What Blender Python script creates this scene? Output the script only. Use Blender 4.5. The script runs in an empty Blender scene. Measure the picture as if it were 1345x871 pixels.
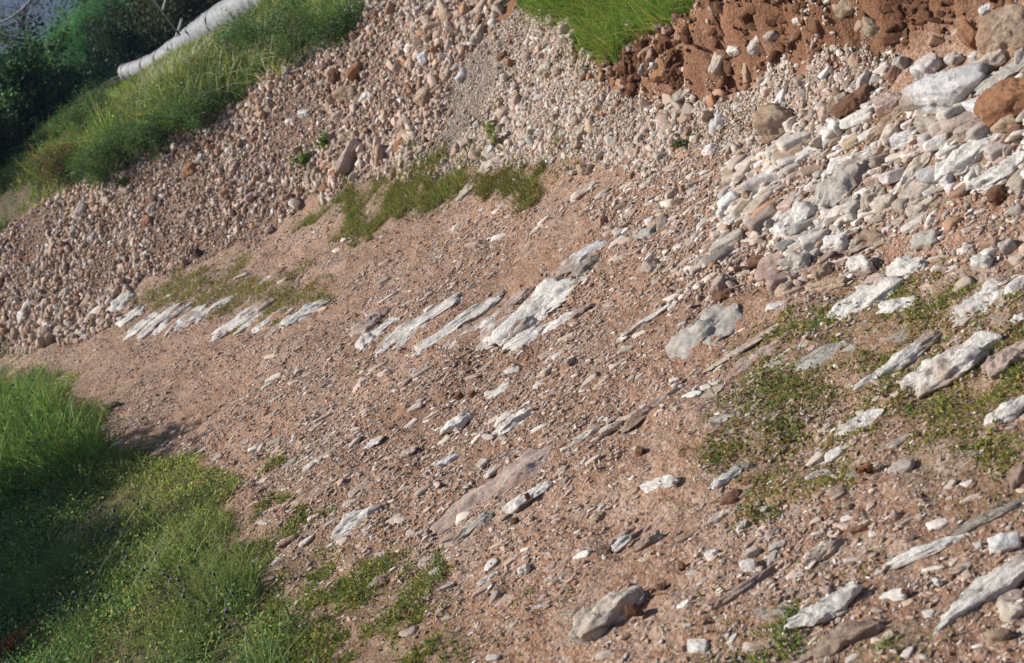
import bpy, bmesh, math, random
import numpy as np
from mathutils import Matrix, Vector
R_ = math.radians
C = bpy.context.scene.collection
rng = np.random.default_rng(7)

# ------------------------------------------------------------------ camera, world, sun
CAMZ, PITCH, ROLL, FPX = 1.6, R_(18), R_(30), 1848.0
cp, sp, cr, sr = math.cos(PITCH), math.sin(PITCH), math.cos(ROLL), math.sin(ROLL)
Fv = np.array([0, cp, -sp]); Rv = np.array([1.0, 0, 0]); Uv = np.array([0, sp, cp])
IX = Rv*cr - Uv*sr; IY = Rv*sr + Uv*cr
cam = bpy.data.cameras.new('camera'); camo = bpy.data.objects.new('camera', cam); C.objects.link(camo)
M = Matrix(((IX[0], IY[0], -Fv[0], 0), (IX[1], IY[1], -Fv[1], 0), (IX[2], IY[2], -Fv[2], CAMZ), (0, 0, 0, 1)))
camo.matrix_world = M
cam.sensor_width = 36; cam.lens = 36*FPX/1345; cam.clip_start = 0.05; cam.clip_end = 6000
cam.dof.use_dof = True; cam.dof.focus_distance = 4.6; cam.dof.aperture_fstop = 7.0
sc = bpy.context.scene; sc.camera = camo
SUN_EL, SUN_AZ = R_(42), (-0.985, 0.17)      # sun stands to the left and a little beyond
w = bpy.data.worlds.new('World'); sc.world = w; w.use_nodes = True
nt = w.node_tree; bg = nt.nodes['Background']
sky = nt.nodes.new('ShaderNodeTexSky'); sky.sky_type = 'NISHITA'; sky.sun_disc = False
sky.sun_elevation = SUN_EL; sky.sun_rotation = math.atan2(SUN_AZ[0], SUN_AZ[1])
nt.links.new(sky.outputs[0], bg.inputs[0]); bg.inputs[1].default_value = 0.052
sl = bpy.data.lights.new('sun', 'SUN'); sl.energy = 5.0; sl.angle = R_(0.53); sl.color = (1, 0.95, 0.87)
so = bpy.data.objects.new('sun', sl); C.objects.link(so)
sd = Vector((SUN_AZ[0]*math.cos(SUN_EL), SUN_AZ[1]*math.cos(SUN_EL), math.sin(SUN_EL)))
so.rotation_euler = sd.to_track_quat('Z', 'Y').to_euler(); so.location = sd*30
sc.view_settings.view_transform = 'Standard'; sc.view_settings.look = 'None'
sc.view_settings.exposure = 0.36; sc.view_settings.gamma = 1.0
sc.view_settings.use_curve_mapping = False

# ------------------------------------------------------------------ noise
def _h(ix, iy, iz, seed):
    n = (ix*374761393 + iy*668265263 + iz*2147483647 + seed*974634777) & 0xffffffff
    n = ((n ^ (n >> 13))*1274126177) & 0xffffffff
    n = ((n ^ (n >> 16))*2246822519) & 0xffffffff
    return ((n ^ (n >> 13)) & 0xffffff)/float(0xffffff)*2-1
def noise2(x, y, seed=0):
    ix = np.floor(x).astype(np.int64); iy = np.floor(y).astype(np.int64)
    fx = x-ix; fy = y-iy; fx = fx*fx*fx*(fx*(fx*6-15)+10); fy = fy*fy*fy*(fy*(fy*6-15)+10)
    a = _h(ix, iy, 0, seed); b = _h(ix+1, iy, 0, seed); c = _h(ix, iy+1, 0, seed); d = _h(ix+1, iy+1, 0, seed)
    return (a+(b-a)*fx)*(1-fy)+(c+(d-c)*fx)*fy
def fbm2(x, y, oct=4, seed=0, gain=.5):
    s = 0; a = 1; f = 1
    for i in range(oct):
        s = s+a*noise2(x*f+i*17.3, y*f-i*9.1, seed+i); a *= gain; f *= 2.03
    return s
def noise3(P, seed=0):
    I = np.floor(P).astype(np.int64); F = P-I; F = F*F*(3-2*F)
    o = 0
    for dx in (0, 1):
        for dy in (0, 1):
            for dz in (0, 1):
                wgt = (F[:, 0] if dx else 1-F[:, 0])*(F[:, 1] if dy else 1-F[:, 1])*(F[:, 2] if dz else 1-F[:, 2])
                o = o+wgt*_h(I[:, 0]+dx, I[:, 1]+dy, I[:, 2]+dz, seed)
    return o
def fbm3(P, oct=3, seed=0, gain=.5):
    s = 0; a = 1; f = 1
    for i in range(oct):
        s = s+a*noise3(P*f+i*7.7, seed+i); a *= gain; f *= 2.07
    return s
def sstep(a, b, x):
    t = np.clip((x-a)/(b-a), 0, 1); return t*t*(3-2*t)
def splus(x, k):
    z = np.clip(x/k, -40, 40); return k*np.log1p(np.exp(z))

# ------------------------------------------------------------------ terrain
TOE = np.array([(3.2, -6), (2.1, 0.5), (1.42, 2.7), (1.15, 3.4), (.86, 4.3), (.66, 5.4), (.28, 7.0), (-.8, 8.8), (-3.5, 10.6), (-9, 13.5), (-22, 20), (-60, 45)])
SEG = TOE[1:]-TOE[:-1]; SL = np.hypot(SEG[:, 0], SEG[:, 1]); CUM = np.concatenate([[0], np.cumsum(SL)])
def toe_st(x, y, poly=TOE):
    """signed distance to the toe of the bank (positive uphill) and arc length along it"""
    seg = poly[1:]-poly[:-1]; sl_ = np.hypot(seg[:, 0], seg[:, 1]); cum = np.concatenate([[0], np.cumsum(sl_)])
    best = np.full(x.shape, 1e9); tt = np.zeros(x.shape); sg = np.ones(x.shape)
    for i in range(len(seg)):
        px, py = x-poly[i, 0], y-poly[i, 1]
        u = np.clip((px*seg[i, 0]+py*seg[i, 1])/sl_[i]**2, 0, 1)
        dx, dy = px-u*seg[i, 0], py-u*seg[i, 1]; d = np.hypot(dx, dy)
        cr_ = seg[i, 0]*py-seg[i, 1]*px
        m = d < best-1e-9
        best = np.where(m, d, best); tt = np.where(m, cum[i]+u*sl_[i], tt); sg = np.where(m, np.where(cr_ > 0, -1, 1), sg)
    return best*sg, tt
T_D = CUM[5]; T_C = CUM[6]; T_B = CUM[7]
BANK = None
def H(x, y, bank=True):
    x = np.asarray(x, float); y = np.asarray(y, float)
    s, t = toe_st(x, y)
    far = sstep(T_D, T_B+.6, t)                      # 0 near part, 1 far part of the bank
    k = .46+.20*far
    crest = 1.75*(1-far)+1.18*far + .08*noise2(t*1.3, t*0, 5)
    s1 = splus(s, .07+.05*(1-far)); 
    rise = s1 - splus(s1-crest, .10)                   # steep part
    beyond = splus(s1-crest, .10)
    lim = 3.0*(1-far)+1.5*far; beyond = lim*np.tanh(beyond/lim)
    z = k*rise + (.17)*beyond
    z = z+.07*splus(s+1.1, .3)*np.exp(-np.clip(s, 0, 9)*.2)*(1-sstep(6, 14, np.abs(s)))
    rr = np.hypot(x, y)
    z = z+.035*noise2(x*.9+3, y*.9, 11)*(1-np.exp(-rr/3))+.012*noise2(x*3.1, y*3.1, 12)
    z = z-sstep(2.2, 5, -s)*.0
    z = z*(1-sstep(60, 160, rr))
    if bank and BANK is not None:
        sb, tb = toe_st(x, y, BANK)
        L = np.hypot(*(BANK[1:]-BANK[:-1]).T).sum()
        fade = sstep(0, .35, tb)*(1-sstep(L-.45, L, tb))
        n = .03*noise2(tb*9, tb*0, 31)+.02*noise2(x*25, y*25, 33)
        z = z+(.19+.07*noise2(tb*4, tb*0+3, 35))*fade*sstep(-.005, .05, sb+n)
    return z
def ray(px, py):
    px = np.atleast_1d(np.asarray(px, float)); py = np.atleast_1d(np.asarray(py, float))
    X = px-672.5; Y = 435.5-py
    d = X[:, None]*IX+Y[:, None]*IY+FPX*Fv
    return d/np.linalg.norm(d, axis=1)[:, None]
O = np.array([0, 0, CAMZ])
def hit(px, py, off=0.0, bank=True, rmax=60):
    d = ray(px, py); rs = np.geomspace(1.2, rmax, 150); lo = np.full(len(d), np.nan); hi = np.full(len(d), rmax*1.0)
    done = np.zeros(len(d), bool); prev = np.full(len(d), 1.2); off = np.broadcast_to(np.asarray(off, float), (len(d),))
    for r in rs:
        P = O+d*r; under = P[:, 2] < H(P[:, 0], P[:, 1], bank)+off
        m = under & ~done; hi[m] = r; lo[m] = prev[m]; done |= under; prev = np.where(done, prev, r)
    lo = np.where(done, lo, rmax*.99)
    for _ in range(9):
        mid = (lo+hi)/2; P = O+d*mid[:, None]; u = P[:, 2] < H(P[:, 0], P[:, 1], bank)+off
        hi = np.where(u, mid, hi); lo = np.where(u, lo, mid)
    P = O+d*((lo+hi)/2)[:, None]; P[:, 2] = H(P[:, 0], P[:, 1], bank)
    return P
def project(P):
    q = P-O; z = q@Fv; z = np.where(z < .05, .05, z)
    return 672.5+FPX*(q@IX)/z, 435.5-FPX*(q@IY)/z, q@Fv
def wpoly(pts, bank=False):
    a = np.array(pts, float); P = hit(a[:, 0], a[:, 1], 0, bank, 40); return P[:, :2]
def inpoly(x, y, poly):
    c = np.zeros(np.shape(x), bool); n = len(poly)
    for i in range(n):
        x1, y1 = poly[i]; x2, y2 = poly[(i+1) % n]
        if y1 == y2: continue
        m = ((y1 > y) != (y2 > y)) & (x < (x2-x1)*(y-y1)/(y2-y1)+x1); c ^= m
    return c
def zone(x, y, poly, j=.05, sc_=6., seed=3):
    return inpoly(x+j*fbm2(x*sc_, y*sc_, 3, seed), y+j*fbm2(x*sc_+40, y*sc_, 3, seed+9), poly)
bp = np.array([(1420, -60), (1330, 5), (1240, 42), (1180, 62), (1100, 92), (1030, 84), (965, 108), (905, 138), (850, 122), (800, 110)], float)
BANK = hit(bp[:, 0], bp[:, 1], 0, False)[:, :2]
# ------------------------------------------------------------------ helpers for objects
def mesh_np(name, V, Fc, cols=None, mat=None, smooth=False, parent=None, link=True):
    """V (n,3), Fc (m,3|4) int; cols (n,3) point colours"""
    V = np.asarray(V, np.float32); Fc = np.asarray(Fc, np.int32); k = Fc.shape[1]
    me = bpy.data.meshes.new(name)
    me.vertices.add(len(V)); me.vertices.foreach_set('co', V.ravel())
    me.loops.add(Fc.size); me.loops.foreach_set('vertex_index', Fc.ravel())
    me.polygons.add(len(Fc)); me.polygons.foreach_set('loop_start', np.arange(0, Fc.size, k, dtype=np.int32))
    if smooth: me.polygons.foreach_set('use_smooth', np.ones(len(Fc), bool))
    me.update(calc_edges=True)
    if cols is not None:
        at = me.attributes.new('col', 'FLOAT_COLOR', 'POINT')
        c4 = np.ones((len(V), 4), np.float32); c4[:, :3] = cols; at.data.foreach_set('color', c4.ravel())
    if mat: me.materials.append(mat)
    o = bpy.data.objects.new(name, me)
    if link: C.objects.link(o)
    if parent: o.parent = parent
    return o
def tag(o, label=None, cat=None, group=None, kind=None):
    if label: o['label'] = label
    if cat: o['category'] = cat
    if group: o['group'] = group
    if kind: o['kind'] = kind
    return o
def empty(name, loc):
    o = bpy.data.objects.new(name, None); C.objects.link(o); o.location = [float(q) for q in loc]; return o
def N(nt, t, **kw):
    n = nt.nodes.new(t)
    for k, v in kw.items(): setattr(n, k, v)
    return n
def mat_attr(name, rough=.85, spec=.2, bumps=(), var=(), trans=0.0, speck=None, chips=()):
    """colour comes from the 'col' attribute; var = [(scale, lo, hi)] brightness mottling; bumps = [(kind, scale, strength, dist)]"""
    m = bpy.data.materials.new(name); m.use_nodes = True; nt = m.node_tree
    bs = nt.nodes['Principled BSDF']; bs.inputs['Roughness'].default_value = rough
    bs.inputs['Specular IOR Level'].default_value = spec
    a = N(nt, 'ShaderNodeAttribute', attribute_name='col'); cur = a.outputs['Color']
    g = N(nt, 'ShaderNodeNewGeometry')
    for sc_, lo, hi in var:
        n = N(nt, 'ShaderNodeTexNoise'); n.inputs['Scale'].default_value = sc_; n.inputs['Detail'].default_value = 5; n.inputs['Roughness'].default_value = .65
        nt.links.new(g.outputs['Position'], n.inputs['Vector'])
        r = N(nt, 'ShaderNodeMapRange'); r.inputs[1].default_value = .32; r.inputs[2].default_value = .68; r.inputs[3].default_value = lo; r.inputs[4].default_value = hi
        nt.links.new(n.outputs[0], r.inputs[0])
        mx = N(nt, 'ShaderNodeVectorMath', operation='SCALE'); nt.links.new(cur, mx.inputs[0]); nt.links.new(r.outputs[0], mx.inputs['Scale']); cur = mx.outputs[0]
    for sc_, lim, col, amt in chips:                  # stone chips pressed into the soil
        v = N(nt, 'ShaderNodeTexVoronoi'); v.inputs['Scale'].default_value = sc_; v.inputs['Randomness'].default_value = 1; nt.links.new(g.outputs['Position'], v.inputs['Vector'])
        sp_ = N(nt, 'ShaderNodeSeparateColor'); nt.links.new(v.outputs['Color'], sp_.inputs[0])
        r = N(nt, 'ShaderNodeMapRange'); r.inputs[1].default_value = lim; r.inputs[2].default_value = lim+.04; r.inputs[3].default_value = 0; r.inputs[4].default_value = amt
        nt.links.new(sp_.outputs[0], r.inputs[0])
        sg = N(nt, 'ShaderNodeSeparateColor'); nt.links.new(a.outputs['Color'], sg.inputs[0])      # fewer chips in the dark red earth and under turf
        rg = N(nt, 'ShaderNodeMapRange'); rg.inputs[1].default_value = .12; rg.inputs[2].default_value = .21; nt.links.new(sg.outputs[1], rg.inputs[0])
        mu = N(nt, 'ShaderNodeMath', operation='MULTIPLY'); nt.links.new(r.outputs[0], mu.inputs[0]); nt.links.new(rg.outputs[0], mu.inputs[1]); r = mu
        mx = N(nt, 'ShaderNodeMix', data_type='RGBA'); nt.links.new(r.outputs[0], mx.inputs[0]); nt.links.new(cur, mx.inputs[6]); mx.inputs[7].default_value = (*col, 1); cur = mx.outputs[2]
    if speck:
        sc_, lim, col, amt = speck
        n = N(nt, 'ShaderNodeTexNoise'); n.inputs['Scale'].default_value = sc_; n.inputs['Detail'].default_value = 4; n.inputs['Roughness'].default_value = .7
        nt.links.new(g.outputs['Position'], n.inputs['Vector'])
        r = N(nt, 'ShaderNodeMapRange'); r.inputs[1].default_value = lim; r.inputs[2].default_value = lim+.07; r.inputs[3].default_value = 0; r.inputs[4].default_value = amt
        nt.links.new(n.outputs[0], r.inputs[0])
        mx = N(nt, 'ShaderNodeMix', data_type='RGBA'); nt.links.new(r.outputs[0], mx.inputs[0]); nt.links.new(cur, mx.inputs[6]); mx.inputs[7].default_value = (*col, 1); cur = mx.outputs[2]
    nt.links.new(cur, bs.inputs['Base Color'])
    prev = None
    for kind, sc_, st, di in bumps:
        if kind == 'n':
            n = N(nt, 'ShaderNodeTexNoise'); n.inputs['Detail'].default_value = 6; n.inputs['Roughness'].default_value = .7
        else:
            n = N(nt, 'ShaderNodeTexVoronoi')
        n.inputs['Scale'].default_value = sc_; nt.links.new(g.outputs['Position'], n.inputs['Vector'])
        b = N(nt, 'ShaderNodeBump'); b.inputs['Strength'].default_value = st; b.inputs['Distance'].default_value = di
        nt.links.new(n.outputs[0], b.inputs['Height'])
        if kind == 'v': b.invert = True
        if prev: nt.links.new(prev, b.inputs['Normal'])
        prev = b.outputs[0]
    if prev: nt.links.new(prev, bs.inputs['Normal'])
    if trans:
        t = N(nt, 'ShaderNodeBsdfTranslucent'); nt.links.new(cur, t.inputs[0]); mx = N(nt, 'ShaderNodeMixShader'); mx.inputs[0].default_value = trans
        nt.links.new(bs.outputs[0], mx.inputs[1]); nt.links.new(t.outputs[0], mx.inputs[2])
        nt.links.new(mx.outputs[0], nt.nodes['Material Output'].inputs[0])
    return m
M_SOIL = mat_attr('soil', .95, .1, [('v', 95, .7, .006), ('v', 230, .55, .003), ('n', 60, .6, .012)], [(3, .88, 1.1), (55, .72, 1.25)], chips=[(75, .86, (.52, .42, .36), .5), (150, .80, (.54, .45, .39), .55), (110, .84, (.15, .09, .06), .55)], speck=(140, .62, (.42, .36, .32), .5))
M_CLOD = mat_attr('earth', .97, .05, [('n', 40, .9, .02), ('n', 150, .9, .008)], [(30, .72, 1.25), (90, .75, 1.2)], speck=(60, .62, (.36, .24, .17), .5))
M_ROCK = mat_attr('limestone', .8, .25, [('n', 45, .8, .012), ('n', 190, .6, .003)], [(14, .78, 1.12), (90, .74, 1.18)], speck=(26, .62, (.20, .115, .075), .55))
M_STONE = mat_attr('small_stones', .85, .2, [('n', 160, .6, .004)], [(120, .78, 1.15)])
M_LEAF = mat_attr('leaves', .6, .3, trans=.35)
M_WOOD = mat_attr('wood', .9, .1, [('n', 60, .8, .01)], [(40, .6, 1.3)])

# ------------------------------------------------------------------ zones (outlines laid on the ground)
ZP = dict(
 talus=[(-330, 640), (-150, 530), (0, 468), (90, 452), (160, 428), (150, 395), (200, 368), (330, 322), (400, 272), (470, 240), (560, 228), (600, 210), (585, 170), (590, 110), (640, 40), (690, -30), (640, -80), (510, -20), (430, 35), (390, 78), (320, 130), (240, 170), (120, 234), (50, 274), (-200, 404)],
 chute=[(585, 105), (640, 45), (690, 0), (740, 40), (800, 85), (850, 130), (930, 135), (990, 110), (1100, 90), (1180, 75), (1190, 100), (1130, 140), (1060, 175), (1020, 190), (900, 190), (850, 225), (760, 215), (640, 215), (580, 228), (470, 238), (520, 190), (585, 170)],
 wedge=[(650, -40), (682, 5), (700, 30), (745, 40), (790, 62), (825, 82), (880, 70), (935, 62), (975, 25), (1000, -60), (800, -120)],
 verge=[(-500, 380), (-300, 420), (0, 484), (60, 500), (110, 530), (150, 585), (200, 592), (275, 612), (305, 650), (290, 700), (330, 730), (350, 790), (385, 850), (400, 900), (400, 1200), (-700, 1400), (-900, 700)],
 wa=[(385, 300), (420, 268), (470, 232), (540, 205), (580, 215), (615, 235), (590, 265), (540, 290), (480, 298), (440, 285)],
 wb=[(600, 218), (640, 208), (700, 198), (755, 203), (755, 222), (700, 255), (650, 260), (625, 240)],
 wc=[(170, 385), (230, 365), (300, 352), (400, 372), (440, 380), (430, 405), (340, 415), (280, 408), (230, 398)],
 wd=[(900, 630), (930, 560), (950, 500), (1010, 430), (1080, 395), (1180, 370), (1300, 365), (1420, 340), (1500, 520), (1400, 660), (1220, 660), (1090, 640), (1000, 640)],
 we=[(890, 860), (960, 810), (1060, 820), (1180, 810), (1230, 850), (1200, 900), (900, 900)],
 wf=[(260, 640), (330, 680), (420, 700), (500, 740), (560, 800), (600, 850), (640, 930), (340, 930), (280, 780)],
 rub=[(760, 260), (850, 225), (930, 195), (1030, 190), (1130, 140), (1230, 130), (1420, 60), (1500, 300), (1345, 345), (1200, 370), (1050, 390), (900, 400), (820, 330)],
 pile=[(1000, 195), (1130, 150), (1250, 140), (1420, 120), (1440, 285), (1345, 250), (1240, 258), (1150, 285), (1060, 330), (960, 320), (940, 260)],
 soilp=[(1140, 300), (1180, 285), (1250, 262), (1345, 262), (1400, 290), (1345, 330), (1240, 330), (1180, 330), (1130, 335)],
 dirtpatch=[(960, 150), (1010, 125), (1090, 100), (1165, 85), (1175, 110), (1130, 130), (1110, 150), (1075, 185), (1040, 190), (1000, 175)],
 pathbend=[(-90, 345), (-30, 285), (25, 240), (48, 228), (60, 240), (45, 268), (5, 305), (-40, 350)],
 redleft=[(-300, 560), (-120, 470), (0, 400), (45, 330), (0, 330), (-300, 440)],
)
Z = {k: wpoly(v) for k, v in ZP.items()}
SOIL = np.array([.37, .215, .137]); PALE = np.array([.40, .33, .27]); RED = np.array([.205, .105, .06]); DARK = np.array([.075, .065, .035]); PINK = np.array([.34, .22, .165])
def groundcol(x, y):
    s, t = toe_st(x, y); c = np.tile(SOIL, (len(x), 1))
    n = fbm2(x*1.7, y*1.7, 4, 51)
    c = c*(1+.16*n[:, None]); n2_ = sstep(.0, .7, fbm2(x*5, y*5, 4, 57))[:, None]; c = c*(1-.4*n2_)+np.array([.46, .34, .265])*.4*n2_; n3_ = sstep(.0, .8, fbm2(x*2.3+9, y*2.3, 4, 58))[:, None]; c = c*(1-.45*n3_)+np.array([.27, .16, .105])*.45*n3_
    far = sstep(11, 16, t)[:, None]*sstep(.6, -.2, s+2.2*0)[:, None]
    c = c*(1-far*.35)+np.array([.40, .27, .20])*far*.35
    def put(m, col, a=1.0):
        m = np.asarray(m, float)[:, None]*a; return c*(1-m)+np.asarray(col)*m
    c = put(zone(x, y, Z['talus']), PINK*.7)
    c = put(zone(x, y, Z['chute']), PALE*.8)
    c = put(zone(x, y, Z['dirtpatch']), [.22, .14, .09])
    c = put(zone(x, y, Z['pathbend'], .1), [.15, .12, .08])
    c = put(zone(x, y, Z['redleft']), [.30, .14, .085], .8)
    c = put(zone(x, y, Z['rub']), [.30, .175, .11], .8)
    c = put(zone(x, y, Z['soilp']), [.36, .205, .13], .9)
    up = sstep(1.0, 1.2, s)*sstep(14.2, 14.9, t)
    c = put(up, DARK*1.2); rr = np.hypot(x, y); c = put(sstep(14, 22, rr), [.06, .07, .03]); c = put(zone(x, y, Z['pathbend'], .1), [.17, .13, .09])
    sb, tb = toe_st(x, y, BANK); fade = sstep(0.1, .3, tb)*(1-sstep(2.85, 3.1, tb))
    c = put(sstep(-.07, -.01, sb+.02*n)*fade*(sb < 3), RED*(1.25+.25*n[:, None]))
    c = put(zone(x, y, Z['wedge']), DARK)
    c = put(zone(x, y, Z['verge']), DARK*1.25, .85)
    for k, a in (('wa', .5), ('wb', .3), ('wc', .35), ('wd', .3), ('we', .3), ('wf', .3)): c = put(zone(x, y, Z[k]), DARK*2, a)
    return np.clip(c, .01, 1)
def Hfull(x, y):
    z = H(x, y); s, t = toe_st(x, y); rr = np.hypot(x, y); m = 1-sstep(18, 30, rr)
    sb, tb = toe_st(x, y, BANK); red = sstep(-.06, 0, sb)*sstep(1.0, .6, sb)*sstep(.05, .2, tb)*sstep(3.2, 3.0, tb)
    z = z+m*(.012*fbm2(x*7, y*7, 3, 61)+.0045*fbm2(x*28, y*28, 3, 62)*(1+2.0*red)+.045*red*fbm2(x*6, y*6, 2, 63)+.022*red*np.abs(fbm2(x*16, y*16, 3, 64)))
    return z
def ground():
    half = math.atan2(1, 1)
    th_in = np.linspace(R_(-36), R_(36), 900); th_out = np.linspace(R_(36), R_(324), 100)[1:-1]
    th = np.concatenate([th_in, th_out]); nt_ = len(th)
    r = np.concatenate([np.linspace(.05, 1.5, 12)[:-1], np.geomspace(1.5, 15, 560)[:-1], np.geomspace(15, 60, 90)[:-1], np.geomspace(60, 1600, 30)])
    T, Rr = np.meshgrid(th, r); x = (Rr*np.sin(T)).ravel(); y = (Rr*np.cos(T)).ravel()
    z = Hfull(x, y); V = np.stack([x, y, z], 1)
    i = np.arange(len(r)-1)[:, None]; j = np.arange(nt_)[None, :]; jn = (j+1) % nt_
    F4 = np.stack([i*nt_+j, (i+1)*nt_+j, (i+1)*nt_+jn, i*nt_+jn], -1).reshape(-1, 4)[:, ::-1]
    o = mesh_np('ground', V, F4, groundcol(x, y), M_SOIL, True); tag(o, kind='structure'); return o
ground()
# ------------------------------------------------------------------ rocks
def ico(sub):
    bm = bmesh.new(); bmesh.ops.create_icosphere(bm, subdivisions=sub, radius=1)
    V = np.array([v.co[:] for v in bm.verts]); Fc = np.array([[v.index for v in f.verts] for f in bm.faces]); bm.free(); return V, Fc
ICO = {k: ico(k) for k in (1, 2, 3, 4, 5)}
def rock_shape(sub, seed, planes=13, p=16, rough=.05, rr=(.72, 1.05)):
    D, Fc = ICO[sub]; r = np.random.default_rng(seed)
    n = r.normal(size=(planes, 3)); n /= np.linalg.norm(n, axis=1)[:, None]
    n = np.concatenate([n, np.eye(3), -np.eye(3)]); h = r.uniform(*rr, len(n))
    q = np.clip(D@n.T/h, 0, None); rad = (q**p).sum(1)**(-1/p)
    rad = rad*(1+rough*fbm3(D*2.2+seed % 97, 4, seed))
    return D*rad[:, None], Fc
def rotz(a):
    c, s = np.cos(a), np.sin(a); return np.array([[c, -s, 0], [s, c, 0], [0, 0, 1]])
def nrm(x, y, e=.12):
    dx = (H(x+e, y)-H(x-e, y))/(2*e); dy = (H(x, y+e)-H(x, y-e))/(2*e)
    n = np.stack([-dx, -dy, np.ones_like(dx)], -1); return n/np.linalg.norm(n, axis=-1)[..., None]
COL = dict(W=(.74, .695, .64), L=(.62, .60, .585), G=(.48, .44, .39), T=(.44, .33, .235), P=(.50, .385, .33), B=(.17, .085, .05), R=(.36, .18, .095), D=(.10, .065, .045), C=(.56, .48, .40), O=(.37, .32, .265))
CNAME = dict(W='white', L='bluish white', G='grey', T='tan', P='pinkish', B='brown', R='rusty', D='dark brown', C='cream', O='olive grey')
HERO = []     # px, py, L, W, angle, colour, shape (f flat slab, m stone, b block, s striated bedrock), label, short reference
def Rk(px, py, L, W, a=30, c='W', sh='m', label='', ref='', lift=0): HERO.append((px, py, L, W, a, c, sh, label, ref, lift))
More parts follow.
